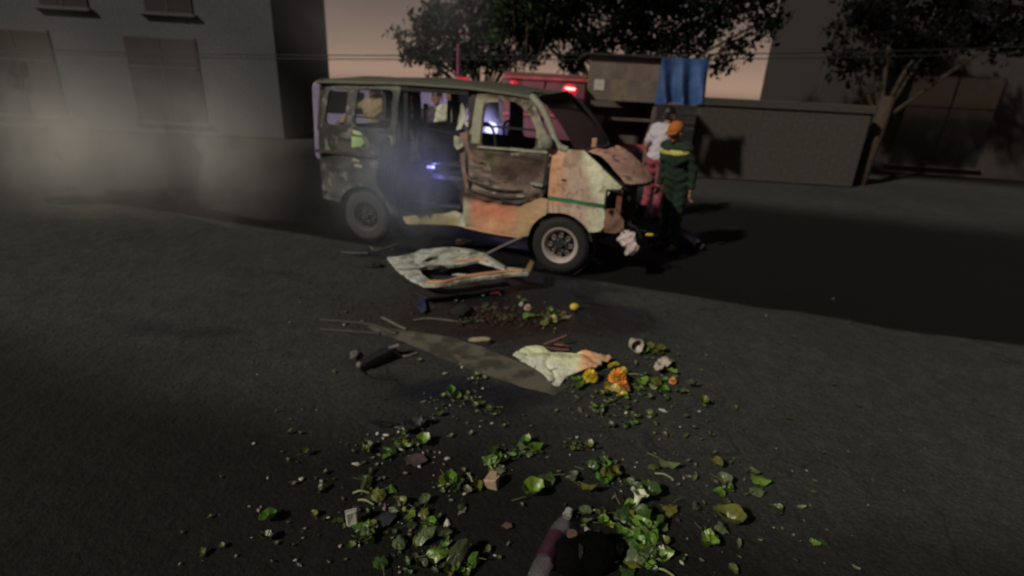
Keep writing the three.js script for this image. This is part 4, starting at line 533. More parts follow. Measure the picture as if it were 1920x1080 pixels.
{
  const P = (px, py, dep) => { const p = D(px, py, dep); return [p.x, 0, p.z]; };
  person('person in a pale shirt standing behind the missing sliding door', P(848, 200, 7.75), 0.5, { h: 1.72, shirt: cloth([0.50, 0.54, 0.42]), trousers: cloth([0.10, 0.11, 0.14]), longSleeve: true });
  person('person in a purple-grey shirt, face turned to the wreck, behind the sliding door opening', P(820, 200, 8.15), 0.1, { h: 1.66, shirt: cloth([0.07, 0.06, 0.10]), trousers: cloth([0.03, 0.03, 0.04]) });
  person('person in khaki with a dark red cap, one arm raised, behind the rear window', P(705, 200, 7.9), -0.5, { h: 1.75, shirt: cloth([0.24, 0.185, 0.11]), trousers: cloth([0.2, 0.15, 0.09]), cap: cloth([0.14, 0.025, 0.035]), longSleeve: true, arms: [[[-0.30, 1.30, 0.16], [-0.34, 1.12, 0.36]], null] });
  person('person in a dark teal shirt standing behind the rear of the door opening', P(768, 210, 8.3), 0.2, { h: 1.63, shirt: cloth([0.06, 0.10, 0.11]), trousers: cloth([0.03, 0.03, 0.04]) });
  person('dark-haired person in a white shirt and maroon trousers leaning at the stall counter', P(1240, 250, 7.6), 2.4, { h: 1.62, lean: 0.25, shirt: cloth([0.42, 0.40, 0.45]), trousers: cloth([0.24, 0.05, 0.075]) });
  person('person in dark green with an orange cap and yellow shoulder band beside the wreck\'s front', P(1272, 330, 6.1), -0.9, { h: 1.5, lean: 0.32, shirt: cloth([0.006, 0.02, 0.010]), trousers: cloth([0.003, 0.014, 0.007]), vest: cloth([0.005, 0.022, 0.011]), band: mat([0.42, 0.40, 0.09], 0.5), bands: [1.385], cap: cloth([0.36, 0.11, 0.02]), longSleeve: true });
}

// ---------------------------------------------------------------- the sliding door lying on the road
{
  const c = G(850, 505, 0.12), L = (px, py, h) => G(px, py, h).sub(c);
  const t = thing('detached_door', 'pale sliding door torn off and lying on the road before the wreck', 'van door', [c.x, 0, c.z]);
  const hAt = (x, z) => 0.14 + 0.05 * sst(-0.5, 0.6, z + 0.2 * x) + 0.03 * x;
  const q = (px, py) => { const p = L(px, py, 0.15); return [p.x, -p.z]; };
  const outer = [[726, 477], [745, 476], [776, 470], [790, 463], [850, 461], [885, 466], [905, 474], [930, 493], [950, 508], [985, 513], [992, 500], [996, 508], [990, 522], [960, 524], [880, 534], [820, 541], [795, 541], [770, 528], [750, 508]].map(p => q(...p));
  const w1 = [[786, 506], [800, 501], [845, 498], [898, 491], [925, 500], [948, 513], [900, 522], [840, 531], [806, 531], [792, 520]].map(p => q(...p));
  const w2 = [[790, 489], [806, 478], [826, 475], [818, 483], [803, 490]].map(p => q(...p));
  const w3 = [[852, 490], [862, 483], [905, 484], [914, 488], [880, 492]].map(p => q(...p));
  const tx = dtex(512, 512, (u, v) => { const n = fbm(u * 6, v * 6, 5, 101), n2 = fbm(u * 16, v * 16, 4, 103); let k = mixc([0.58, 0.63, 0.54], [0.17, 0.20, 0.14], sst(0.5, 0.72, n)); k = mixc(k, [0.26, 0.26, 0.27], sst(0.5, 0.62, n2) * 0.6); k = mixc(k, [0.07, 0.05, 0.04], 0.7 * sst(0.68, 0.8, fbm(u * 9 + 4, v * 9, 4, 107))); return k; });
  const pm = new THREE.MeshStandardMaterial({ map: tx, roughness: 0.45, metalness: 0.1, side: THREE.DoubleSide, bumpMap: rep(bumpN, 3, 3), bumpScale: 0.01 });
  const hgt = (x, y) => hAt(x, -y) + 0.03 * (fbm(x * 4 + 3, y * 4, 3, 111) - 0.5);
  const g = sheet(outer, [w1, w2], 0.025, 0.045, (x, y) => [0, 0, hgt(x, y)]); g.rotateX(-Math.PI / 2); part('door_skin', g, pm, t);
  const copper = mat([0.8, 0.42, 0.23], 0.45, { metal: 0.3, rep: 3 }), P3 = (px, py, dh = 0.012) => { const p = q(px, py); return [p[0], hgt(p[0], p[1]) + dh, -p[1]]; };
  part('orange_edge', tube([[800, 538], [830, 538], [870, 530], [910, 526], [950, 521], [978, 520]].map(p => P3(...p)), 0.016, 40, 7), copper, t, 'rust-orange lower edge of the door');
  part('inner_edge', tube([[852, 491], [870, 490], [895, 490], [912, 494]].map(p => P3(...p)), 0.011, 20, 6), copper, t);
  part('inner_edge', tube([[786, 509], [800, 503], [828, 500]].map(p => P3(...p)), 0.009, 16, 6), mat([0.3, 0.17, 0.11], 0.5), t);
  part('guide_rail', tube([[905, 478], [925, 494], [947, 512]].map(p => P3(...p, 0.015)), 0.013, 16, 6), palemetal, t);
  part('end_tab', sheet([q(985, 518), q(994, 500), q(1000, 506), q(994, 523)], null, 0.01, 0.05, (x, y) => [0, 0, hgt(x, y) + 0.03]).rotateX(-Math.PI / 2), mat([0.2, 0.15, 0.06], 0.6), t);
  part('latch_plate', sheet([[-0.05, 0], [0.0, 0.03], [0.08, 0.0], [0.06, -0.025], [0, -0.02]].map(p => { const a = q(858, 523); return [a[0] + p[0], a[1] + p[1]]; }), null, 0.006, 0.03, (x, y) => [0, 0, hgt(x, y) + 0.005]).rotateX(-Math.PI / 2), mat([0.6, 0.66, 0.62], 0.35), t);
  part('rubber_seal', tube([L(778, 540, 0.05), L(800, 556, 0.03), L(840, 562, 0.03), L(890, 552, 0.04), L(940, 540, 0.06), L(985, 532, 0.08)].map(v => [v.x, v.y + 0, v.z]).map(a => [a[0], a[1] + 0.12 - 0.12, a[2]]), 0.022, 30, 7), Mt.rubber, t);
  part('inner_frame', sheet([q(775, 530), q(800, 541), q(960, 523), q(940, 505), q(800, 500)], null, 0.02, 0.08, (x, y) => [0, 0, 0.055 + 0.03 * fbm(x * 8, y * 8, 3, 3)]).rotateX(-Math.PI / 2), soot, t);
}
{ // dark piece of bumper on the road past the nose
  const w = [[1222, 452], [1250, 440], [1285, 444], [1312, 460]].map(p => G(...p, 0.08)), c = w[0]; const t = thing('bumper_piece', 'dark grey broken bumper piece lying past the hanging headlamp', 'bumper', [c.x, 0, c.z]); const q = w.map(p => p.clone().sub(t.position)); part('bumper_skin', tube(q, 0.055, 24, 8).scale(1, 1, 1), mat([0.05, 0.05, 0.055], 0.6, { rep: 2 }), t); part('end_bracket', bar([q[1].x, 0.02, q[1].z], [q[1].x + 0.02, 0.16, q[1].z + 0.02], 0.05, 0.02), Mt.darkmetal, t);
}
{ // rod propped from the sill down to the door
  const a = new THREE.Vector3(-0.40, 0.325, 0.0).applyAxisAngle(new THREE.Vector3(0, 1, 0), vanTurn).add(new THREE.Vector3(vanPos.x, 0, vanPos.z)), b = G(907, 479, 0.17);
  solo('metal_rod', [tube([[0, 0, 0], a.clone().sub(b).multiplyScalar(0.5).add(new THREE.Vector3(0, 0.004, 0)), a.clone().sub(b)], 0.012, 8, 8), put(new THREE.SphereGeometry(0.012, 8, 6), [0, 0, 0])], mat([0.35, 0.35, 0.34], 0.4, { metal: 0.5 }), 'thin grey metal rod slanting from the sill to the torn-off door', 'rod', b);
}
// ---------------------------------------------------------------- torn bodywork piece, pale at one end and orange at the other
{
  const pts = [[962, 662], [972, 653], [987, 647], [1003, 645], [1019, 647], [1026, 653], [1034, 656], [1060, 659], [1084, 660], [1098, 660], [1108, 664], [1122, 668], [1142, 667], [1146, 673], [1140, 679], [1126, 679], [1128, 684], [1118, 689], [1102, 691], [1080, 692], [1066, 695], [1058, 702], [1050, 712], [1040, 711], [1030, 702], [1016, 690], [1006, 686], [995, 683], [978, 675]];
  const W = pts.map(p => G(p[0], p[1], 0.05)), c0 = G(1050, 676, 0.05);
  const g = groundPiece(W, 0.008, 0.022, (x, y, wx, wz) => { const lx = wx - c0.x, lz = wz - c0.z; return 0.038 + 0.035 * Math.exp(-((lx + 0.06) ** 2 / 0.05 + (lz + 0.01) ** 2 / 0.004)) + 0.013 * (fbm(wx * 12, wz * 12, 3, 121) - 0.5) - 0.016 * Math.pow(1 - Math.min(1, Math.abs(fbm(wx * 5 + 2, wz * 5, 2, 127) - 0.5) * 7), 2) + 0.03 * sst(0.05, 0.2, lx) - 0.022 * sst(0.05, 0.14, lz); }, 0.007, 17);
  const L = 1.0, paintT = dtex(512, 512, (u, v) => { const x = (u - 0.5) * L, y = (v - 0.5) * L, n = fbm(x * 12 + 3, y * 12, 4, 131), n2 = fbm(x * 30, y * 30, 3, 133); let c = mixc([0.76, 0.84, 0.54], [0.62, 0.69, 0.44], n); c = mixc(c, [0.58, 0.61, 0.54], sst(0.0, -0.06, y + 0.35 * x + 0.03) * 0.8); c = mixc(c, [0.75, 0.37, 0.19], sst(0.06, 0.16, x + 0.1 * (n - 0.5)) * 0.9); c = mixc(c, [0.45, 0.40, 0.33], sst(0.19, 0.23, x) * sst(0.3, 0.25, x) * 0.5); c = mixc(c, [0.14, 0.15, 0.12], sst(0.66, 0.74, n2) * 0.8 * sst(0.1, -0.1, y)); c = mixc(c, [0.34, 0.17, 0.13], 0.7 * Math.exp(-(((x + 0.085) / 0.05) ** 2 + ((y - 0.1) / 0.03) ** 2))); return c; }, true, THREE.ClampToEdgeWrapping);
  paintT.offset.set(0.5, 0.5);
  solo('torn_bodywork', g.g, new THREE.MeshStandardMaterial({ map: paintT, roughness: 0.6, side: THREE.DoubleSide, bumpMap: rep(bumpN, 3, 3), bumpScale: 0.01 }), 'torn pale green-white bodywork piece with an orange end, lying beside yellow flowers', 'car part', g.pos);
}
// ---------------------------------------------------------------- scraps with a shape of their own
function scrap(name, label, cat, pts, h, thick, m, hf, group, ragged = 0) {
  const g = groundPiece(pts.map(p => G(p[0], p[1], h * 0.5)), thick, 0.02, hf || ((x, y, wx, wz) => h + 0.02 * fbm(wx * 20, wz * 20, 3, 7)), ragged); return solo(name, g.g, m, label, cat, g.pos, 0, group);
}
const blackPlastic = new THREE.MeshStandardMaterial({ color: lin(0.012, 0.012, 0.013), roughness: 0.5, side: THREE.DoubleSide, bumpMap: rep(bumpN, 2, 2), bumpScale: 0.01 });
const whiteM = mat([0.62, 0.62, 0.56], 0.6, { rep: 2 }), greyScrap = mat([0.20, 0.20, 0.19], 0.5, { rep: 2 }), flakeM = mat([0.55, 0.55, 0.50], 0.55, { grime: false });
{
  const a = G(676, 686, 0.02), b = G(736, 655, 0.05), t = thing('black_trim', 'black plastic trim strip with pale broken ends, beside the worn road marking', 'trim strip', [a.x, 0, a.z]); const l = b.clone().sub(a);
  part('strip', bar([0, 0.035, 0], [l.x, 0.06, l.z], 0.11, 0.02), blackPlastic, t); part('fold', bar([0.01, 0.02, 0.05], [l.x, 0.04, l.z + 0.05], 0.02, 0.035), blackPlastic, t);
  part('broken_end', put(new THREE.IcosahedronGeometry(0.03, 1), [0.0, 0.04, 0.02], [0, 0, 0], [0.7, 0.7, 0.8]), greyScrap, t); part('broken_end', put(chamferBox(0.07, 0.015, 0.03, 0.003), [l.x + 0.01, 0.07, l.z], [0, 0.4, 0.2]), greyScrap, t);
  const w1 = [[678, 690], [684, 702], [700, 708], [722, 710], [742, 712]].map(p => G(...p, 0.008)); solo('black_cable', tube(w1.map(p => p.clone().sub(w1[0]).add(new THREE.Vector3(0, 0.008, 0))), 0.008, 40, 6), blackPlastic, 'black cable curling below the black trim strip', 'cable', [w1[0].x, 0, w1[0].z]);
  const w2 = [[738, 660], [752, 667], [766, 667], [782, 662]].map(p => G(...p, 0.01)); solo('grey_cable', tube(w2.map(p => p.clone().sub(w2[0]).add(new THREE.Vector3(0, 0.01, 0))), 0.008, 30, 6), greyScrap, 'short grey cable bowed at the upper end of the black trim strip', 'cable', [w2[0].x, 0, w2[0].z]);
  scrap('metal_flake', 'grey flake of metal at the lower end of the black trim strip', 'scrap', [[657, 664], [668, 661], [672, 668], [664, 676], [657, 678]], 0.02, 0.005, greyScrap);
}
{
  const o = G(898, 643), s = new THREE.Group(); const t = thing('sandal_sole', 'pale oblong scrap with a dark underside, alone above the worn road marking', 'scrap', [o.x, 0, o.z], -0.05);
  const oval = roundedPoly([[-0.085, -0.02], [-0.06, 0.025], [0.02, 0.03], [0.085, 0.015], [0.08, -0.02], [0, -0.03]], 0.03); part('upper', sheet(oval, null, 0.008, 0.02, (x, y) => [0, 0, 0.035 + 0.006 * Math.sin(x * 30)]).rotateX(-Math.PI / 2), mat([0.36, 0.33, 0.22], 0.7, { rep: 4 }), t); part('underside', sheet(oval.map(p => [p[0] * 0.95 + 0.01, p[1] * 0.9]), null, 0.022, 0.03, () => [0, 0, 0.026]).rotateX(-Math.PI / 2), mat([0.05, 0.022, 0.02], 0.8), t);
}
{ // reddish twigs by the bodywork
  const a = G(1040, 648); const t = thing('broken_twigs', 'reddish broken twigs crossing behind the torn bodywork', 'twigs', [a.x, 0, a.z]); const q = (px, py, h) => G(px, py, h).sub(t.position);
  for (const [l, r] of [[[[1020, 646, 0.03], [1040, 638, 0.06], [1062, 629, 0.09]], 0.009], [[[1038, 645, 0.02], [1052, 647, 0.04], [1064, 649, 0.03]], 0.009], [[[1044, 640, 0.05], [1056, 644, 0.03]], 0.006], [[[1024, 652, 0.03], [1044, 655, 0.02], [1066, 656, 0.02]], 0.010]]) part('twig', tube(l.map(p => q(...p)), r, 12, 6), mat([0.19, 0.075, 0.075], 0.8), t);
}
{ // pale metal strips and charred debris where the wreck burnt
  const st = (name, label, pts, r, m) => { const w = pts.map(p => G(p[0], p[1], 0.02)); return solo(name, tube(w.map(p => p.clone().sub(w[0]).add(new THREE.Vector3(0, 0.015, 0))), r, 30, 6).scale(1, 0.45, 1), m, label, 'metal strip', [w[0].x, 0, w[0].z]); };
  st('metal_strip', 'long pale metal strip below the torn-off door, reaching to its shadow', [[775, 597], [800, 594], [830, 596], [870, 601], [905, 598]], 0.009, greyScrap);
  st('metal_strip', 'bent pale strip slanting at the edge of the worn road marking', [[716, 592], [735, 601], [752, 610], [762, 614]], 0.016, mat([0.12, 0.13, 0.12], 0.6));
  st('metal_strip', 'dark flat strip lying level, short of the bent pale strip', [[600, 596], [650, 600], [700, 606], [745, 622]], 0.02, mat([0.045, 0.048, 0.046], 0.7));
  st('metal_strip', 'lower dark strip lying along the worn road marking\'s start', [[600, 614], [660, 618], [712, 622]], 0.018, mat([0.05, 0.052, 0.046], 0.7));
  st('metal_strip', 'thin bright wire strip left of the torn-off door tip', [[694, 460], [702, 466], [724, 462], [745, 455]], 0.01, greyScrap);
  st('metal_strip', 'short bright strip by the rear wheel', [[640, 470], [665, 472], [690, 472]], 0.01, greyScrap);
  for (const [i, l] of [['charred lump under the torn-off door\'s bright edge', [872, 455, 0.05]], ['charred flat lump between the strips and the red scrap', [868, 588, 0.07]], ['charred lump near the rear wheel', [752, 440, 0.09]], ['charred lump between rear wheel and torn-off door', [700, 500, 0.06]]].entries()) { const p = G(l[1][0], l[1][1]); const g = new THREE.IcosahedronGeometry(1, 3); warp(g, v => v.multiplyScalar(1 + 0.9 * (fbm(v.x * 2 + i * 5, v.y * 2 + v.z * 2, 4, 141) - 0.5))); solo('charred_lump', put(g, [0, l[1][2] * 0.4, 0], [0, i, 0], [l[1][2] * 1.6, l[1][2] * 0.6, l[1][2]]), soot, l[0], 'debris', p); }
  { const p = G(862, 455, 0.05); const g = new THREE.IcosahedronGeometry(0.05, 2); warp(g, v => v.multiplyScalar(1 + 0.5 * (fbm(v.x * 40, v.y * 40 + v.z * 30, 2, 9) - 0.5))); solo('pink_scrap', put(g, [0, 0.05, 0], [0, 0, 0], [1.1, 0.7, 0.7]), mat([0.6, 0.36, 0.28], 0.6), 'pinkish crumpled scrap behind the torn-off door', 'scrap', [p.x, 0, p.z]); }
  scrap('red_scrap', 'red cloth scrap just below the torn-off door\'s orange edge', 'scrap', [[912, 541], [925, 535], [938, 543], [936, 553], [920, 555]], 0.03, 0.006, mat([0.26, 0.03, 0.035], 0.8));
  scrap('blue_glow_scrap', 'bluish glow on the road set down as a shard below the torn-off door', 'scrap', [[782, 560], [790, 556], [796, 562], [800, 585], [792, 590], [780, 580]], 0.02, 0.004, mat([0.045, 0.05, 0.10], 0.35));  // bluish glow streak put into a coloured piece
}

// ---------------------------------------------------------------- leaves on the road
const leafTex = dtex(128, 128, (u, v) => { const x = u - 0.5, y = v - 0.5, r = Math.hypot(x, y) * 2, a = Math.atan2(y, x); const vein = Math.pow(Math.abs(Math.cos(a * 4 + 0.4 * Math.sin(r * 5))), 14) * 0.5; const n = fbm(u * 7, v * 7, 3, 151); const k = 0.62 + 0.45 * n + 0.22 * vein + 0.5 * sst(0.75, 1, r); return [k, k, k * 0.85]; }, false);
const leafM = [[0.11, 0.25, 0.035], [0.17, 0.31, 0.05], [0.045, 0.095, 0.02], [0.15, 0.165, 0.035], [0.14, 0.19, 0.10], [0.065, 0.085, 0.045], [0.46, 0.40, 0.07]].map(c => new THREE.MeshPhysicalMaterial({ color: lin(...c), map: leafTex, roughness: 0.36, side: THREE.DoubleSide, transmission: 0.3, thickness: 0, bumpMap: leafTex, bumpScale: 0.004 }));
const stemM = mat([0.11, 0.15, 0.05], 0.6, { grime: false });
function leafGeo(cup, fold, heart, seed) { // a leaf 1 across: cupped, folded along its middle, edge wavy
  const n = 22, rings = 6, P = [0, 0, 0], U = [0.5, 0.5], I = []; const f = (x, z, r, a) => cup * r * r + fold * Math.abs(z) + 0.05 * r * Math.sin(a * 5 + seed) + 0.07 * r * Math.sin(a * 2 + seed * 2);
  for (let k = 1; k <= rings; k++) for (let i = 0; i < n; i++) { const a = i / n * 6.2832, r = k / rings; const torn = seed > 7 ? 1 - 0.45 * Math.exp(-(((a - seed % 6) / 0.35) ** 2)) - 0.12 * Math.max(0, Math.sin(a * 9 + seed * 3)) : 1; const R0 = 0.5 * torn * (1 - heart * 0.28 * Math.pow(Math.max(0, Math.cos(a)), 8) + heart * 0.16 * Math.pow(Math.max(0, -Math.cos(a)), 6)) * (1 + 0.05 * Math.sin(a * 7 + seed)) * r; const x = R0 * Math.cos(a), z = R0 * Math.sin(a) * (1 - 0.15 * heart); P.push(x, f(x, z, r, a), z); U.push(0.5 + Math.cos(a) * r * 0.49, 0.5 + Math.sin(a) * r * 0.49); }
  for (let i = 0; i < n; i++) I.push(0, 1 + (i + 1) % n, 1 + i); for (let k = 1; k < rings; k++) for (let i = 0; i < n; i++) { const a = 1 + (k - 1) * n + i, b = 1 + (k - 1) * n + (i + 1) % n; I.push(a, b, a + n, b, b + n, a + n); }
  const g = new THREE.BufferGeometry(); g.setAttribute('position', new THREE.Float32BufferAttribute(P, 3)); g.setAttribute('uv', new THREE.Float32BufferAttribute(U, 2)); g.setIndex(I); g.computeVertexNormals(); return g;
}
const leafG = [leafGeo(0.30, 0, 0.5, 1), leafGeo(0.12, 0.25, 1, 2), leafGeo(-0.2, 0.1, 1, 3), leafGeo(0.05, -0.35, 0.8, 4), leafGeo(0.42, 0.05, 0.2, 5), leafGeo(0.1, 0.5, 0.9, 8), leafGeo(-0.15, 0.2, 0.6, 9.6), leafGeo(0.25, -0.1, 0.8, 13.2)];
const leafStem = tube([[0.36, 0.03, 0], [0.62, 0.035, 0.06], [0.95, 0.01, 0.2]], 0.022, 8, 5);
const protos = new Map();
function leaf(px, py, dpx, kind, col, tilt, label, group, name = 'green_leaf', stem = true) { // px, py where it lies; dpx its width there in photo pixels
  const p = G(px, py, 0.012), dep = p.clone().sub(new THREE.Vector3(0, EYE, 0)).dot(new THREE.Vector3(0, 0, -1).transformDirection(camera.matrixWorld)); const s = dpx / 974 * dep;
  const key = kind + '_' + col + '_' + stem; let o;
  if (!protos.has(key)) { o = new THREE.Group(); part('blade', leafG[kind], leafM[col], o); if (stem) part('stem', leafStem, stemM, o); protos.set(key, o); }
  o = protos.get(key).clone(); o.name = numbered(name); scene.add(o); tag(o, label, 'leaf', group);
  o.scale.set(s, s, s * rr(0.62, 1.0)); o.rotation.order = 'YXZ'; o.rotation.set((rand() - 0.5) * tilt, rand() * 6.283, (rand() - 0.5) * tilt); o.position.set(p.x, 0.010 + s * (0.06 + 0.32 * Math.abs(Math.sin(o.rotation.x)) + 0.3 * Math.abs(Math.sin(o.rotation.z)) + (kind === 2 ? 0.2 : 0.02) + (kind === 3 ? 0.15 : 0)), p.z); return o;
}
// the large ones one can point at
const big = [
  [998, 928, 46, 4, 1, 0.2, 'large cupped bright green leaf with a pale rim, beside a smaller folded leaf'], [1022, 904, 40, 3, 2, 0.7, 'folded olive leaf leaning over the large cupped leaf'], [1105, 884, 30, 4, 2, 0.1, 'ring-like cupped leaf lying alone on bare road'], [1146, 896, 20, 1, 1, 0.3, 'small flat yellow-green leaf below the leaf trail'], [1217, 928, 40, 4, 2, 0.2, 'large dark cupped leaf next to the white trumpet flower'],
  [820, 1042, 44, 2, 1, 0.2, 'bright green domed leaf near the bottom, brightest of its clump'], [747, 1022, 36, 2, 4, 0.2, 'dull grey-green domed leaf beside the brightest domed leaf'], [842, 1074, 34, 1, 3, 0.2, 'olive leaf under the bright domed leaf, at the picture\'s bottom edge'], [1145, 1054, 32, 3, 1, 0.5, 'yellow-green leaf beside the dark bag'], [1096, 962, 26, 1, 4, 0.6, 'grey-green leaf at the bottle\'s upper end'],
  [984, 845, 30, 3, 4, 0.8, 'pale crisp leaf standing up in the middle clump'], [1182, 952, 28, 1, 1, 0.6, 'bright folded leaf under the white trumpet flower'], [865, 950, 20, 2, 2, 0.2, 'small dull leaf beside scattered white chips'], [796, 940, 22, 1, 4, 0.7, 'grey-green leaf propped upright on a twig'], [750, 945, 28, 0, 3, 0.9, 'yellowing leaf standing among dark scraps'], [1190, 1018, 36, 2, 2, 0.3, 'dark domed leaf below the yellow petal'],
  [895, 912, 26, 1, 3, 0.5, 'olive leaf tucked beside the brown carton piece'], [790, 833, 36, 0, 1, 0.3, 'green cupped leaf beside the black plastic scrap'], [1232, 1045, 34, 0, 2, 0.6, 'dark curled leaf at the lower corner near the bag'], [712, 1056, 38, 6, 2, 0.4, 'dark ragged leaf in the lower corner away from the bag'], [688, 1010, 30, 5, 0, 0.6, 'torn green leaf by the upright white packet'], [880, 1052, 34, 6, 5, 0.5, 'wilted flat leaf between the bottle and the brightest domed leaf'], [1176, 1072, 40, 6, 2, 0.3, 'broad dark leaf at the bottom edge past the bag'], [1225, 985, 38, 7, 2, 0.5, 'torn dark leaf in the dense corner drift'], [1070, 905, 26, 5, 5, 0.6, 'wilted torn leaf on bare road near the ring-like leaf'], [940, 880, 24, 6, 4, 0.5, 'grey-green ragged leaf over the crossing stalks'], [775, 985, 30, 6, 5, 0.6, 'wilted leaf above the dull domed leaf'], [1255, 955, 34, 6, 3, 0.5, 'olive ragged leaf behind the large dark cupped leaf'], [1165, 1000, 30, 7, 0, 0.6, 'torn fresh leaf close to the mustard petal'],
  [1128, 868, 24, 0, 2, 0.5, 'curled leaf at the head of the leaf trail'],
];
for (const b of big) leaf(...b.slice(0, 6), b[6], 'leaves scattered over the road');
// smaller ones in drifts: centre, spread, how many, size
const drifts = [[850, 745, 34, 10, 10, 14], [900, 708, 14, 8, 5, 12], [880, 770, 50, 20, 6, 9], [925, 768, 8, 6, 2, 12], [985, 845, 30, 16, 10, 17], [930, 862, 26, 16, 7, 16], [845, 905, 22, 16, 6, 17], [760, 838, 40, 14, 6, 15], [700, 850, 40, 18, 6, 13], [700, 930, 40, 24, 8, 18], [760, 960, 40, 20, 7, 16], [1090, 838, 24, 10, 6, 13], [1140, 880, 26, 16, 7, 16], [1110, 772, 34, 14, 11, 13], [1185, 785, 45, 22, 14, 14], [1150, 738, 30, 12, 9, 16], [1220, 728, 40, 32, 24, 16], [1080, 722, 26, 8, 6, 13], [1225, 665, 30, 14, 10, 15], [1030, 592, 42, 14, 24, 15], [1150, 975, 44, 16, 8, 22], [1205, 1000, 40, 30, 12, 26], [800, 1010, 40, 24, 10, 22], [830, 1060, 60, 20, 8, 24], [1200, 1050, 50, 26, 12, 26], [690, 1000, 30, 26, 7, 20], [960, 560, 60, 14, 8, 8], [1160, 910, 50, 20, 6, 18], [1240, 880, 30, 30, 4, 18],
  [590, 900, 60, 90, 6, 16], [480, 1010, 90, 60, 2, 22], [1310, 760, 50, 60, 9, 15], [1350, 900, 70, 80, 8, 20], [1500, 1000, 90, 60, 3, 22], [1330, 1010, 50, 60, 8, 24]];
const where = ["level with the worn marking's end", "under the worn marking's lower edge", "below the worn marking, on open road", "alone between marking and middle clump", "in the middle clump of stalks", "left part of the middle clump", "over the brown carton piece", "around the black plastic scrap", "below the flat torn black scrap", "by the straw-coloured stalk", "by the dark blue cloth scrap", "at the head of the leaf trail", "along the leaf trail to the large dark cupped leaf", "between orange marigold and leaf trail", "in the drift below the orange marigold", "under the marigold heads", "in the dense drift right of the marigolds", "just below the torn bodywork's tip", "behind the paper wrapper", "in the flower pile by the torn-off door", "between bottle and white trumpet flower", "in the dense drift beside the dark bag", "above the brightest domed leaf", "round the brightest domed leaf", "in the drift past the dark bag's side", "below the dark blue cloth scrap", "under the torn-off door's edge", "around the white trumpet flower", "past the large dark cupped leaf", "in the loose scatter beyond the white packet", "in the sparse corner drift far from the bag", "beyond the paper wrapper", "in the wide drift past the trumpet flower", "in the outermost corner drift", "in the drift between bag and corner"];
for (const [di, [x, y, sx, sy, n, d]] of drifts.entries()) for (let i = 0; i < Math.round(n * (y > 800 && x > 640 && x < 1290 ? 1.1 : 0.95)); i++) {
  const gx = (rand() + rand() + rand() - 1.5) / 1.1, gy = (rand() + rand() + rand() - 1.5) / 1.1;
  const col = [0, 0, 1, 2, 2, 3, 3, 4, 5, 5][Math.floor(rand() * 10)], kind = Math.floor(rand() * 8);
  leaf(x + gx * sx, y + gy * sy, d * (0.6 + 1.25 * rand() * rand()) * (y > 800 ? 1.4 : 1.1), kind, col, rr(0.2, 1.0), 'small ' + ['cupped', 'folded', 'domed', 'creased', 'bowl-shaped', 'torn folded', 'ragged', 'torn cupped'][kind] + ' ' + ['fresh green', 'yellow-green', 'dark green', 'olive', 'grey-green', 'dull wilted'][col] + ' leaf ' + where[di], 'leaves scattered over the road', 'small_leaf', rand() < 0.35);
}
// crumbs nobody could count: glass and petal chips, leaf shreds
function crumbs(name, label, n, geo, m, place, smin_, smax, cols) {
  const im = new THREE.InstancedMesh(geo, m, n), M = new THREE.Matrix4(), q = new THREE.Quaternion(), e = new THREE.Euler(); const c = new THREE.Color();
  for (let i = 0; i < n; i++) { const [px, py] = place(); const p = G(px, py, 0.008); e.set((rand() - 0.5) * 0.7, rand() * 6.3, (rand() - 0.5) * 0.7); q.setFromEuler(e); const s = rr(smin_, smax) * (0.6 + rand() * rand()); M.compose(new THREE.Vector3(p.x, 0.006 + s * 0.2, p.z), q, new THREE.Vector3(s, s * rr(0.5, 1), s * rr(0.4, 1))); im.setMatrixAt(i, M); const k = cols[Math.floor(rand() * cols.length)]; im.setColorAt(i, c.setRGB(...k)); }
  im.name = name; tag(im, label); stuff(im); shadows(im); scene.add(im);
}
const chip = new THREE.IcosahedronGeometry(0.5, 1); warp(chip, v => { v.y *= 0.3; v.multiplyScalar(1 + 0.6 * (h2(v.x * 50, v.z * 50, 3) - 0.5)); });
const shred = leafGeo(0.2, 0.2, 1, 7);
const foc = () => { const d = drifts[Math.floor(rand() * drifts.length)]; return [d[0] + (rand() + rand() - 1) * d[2] * 2.2, d[1] + (rand() + rand() - 1) * d[3] * 2.4]; };
const wide = () => [rr(400, 1700), rr(560, 1075)];
crumbs('litter_chips', 'pale chips of glass and petals strewn over the road', 260, chip, mat([1, 1, 1], 0.35, { grime: false }), () => rand() < 0.8 ? foc() : wide(), 0.006, 0.022, [[0.5, 0.5, 0.45], [0.32, 0.32, 0.3], [0.2, 0.2, 0.18], [0.42, 0.45, 0.36], [0.3, 0.22, 0.18]]);
crumbs('leaf_shreds', 'torn leaf shreds strewn over the road', 620, shred, new THREE.MeshPhysicalMaterial({ color: 0xffffff, roughness: 0.5, side: THREE.DoubleSide, transmission: 0.25, thickness: 0 }), () => rand() < 0.8 ? foc() : wide(), 0.012, 0.042, [[0.07, 0.12, 0.025], [0.045, 0.075, 0.02], [0.1, 0.12, 0.04], [0.04, 0.045, 0.02], [0.13, 0.14, 0.08]]);
crumbs('dark_grit', 'dark crumbs of burnt debris strewn round the torn-off door', 300, chip, mat([1, 1, 1], 0.8, { grime: false }), () => rand() < 0.85 ? [rr(560, 900), rr(440, 620)] : wide(), 0.008, 0.03, [[0.012, 0.012, 0.013], [0.03, 0.03, 0.03], [0.07, 0.07, 0.07], [0.05, 0.03, 0.025]]);
crumbs('charred_pile', 'reddish black charred crumbs in the patch below the torn-off door', 300, chip, mat([1, 1, 1], 0.85, { grime: false }), () => [940 + (rand() + rand() - 1) * 85, 590 + (rand() + rand() - 1) * 24], 0.012, 0.05, [[0.02, 0.008, 0.007], [0.035, 0.014, 0.012], [0.012, 0.01, 0.009], [0.05, 0.045, 0.02], [0.03, 0.05, 0.015]]);

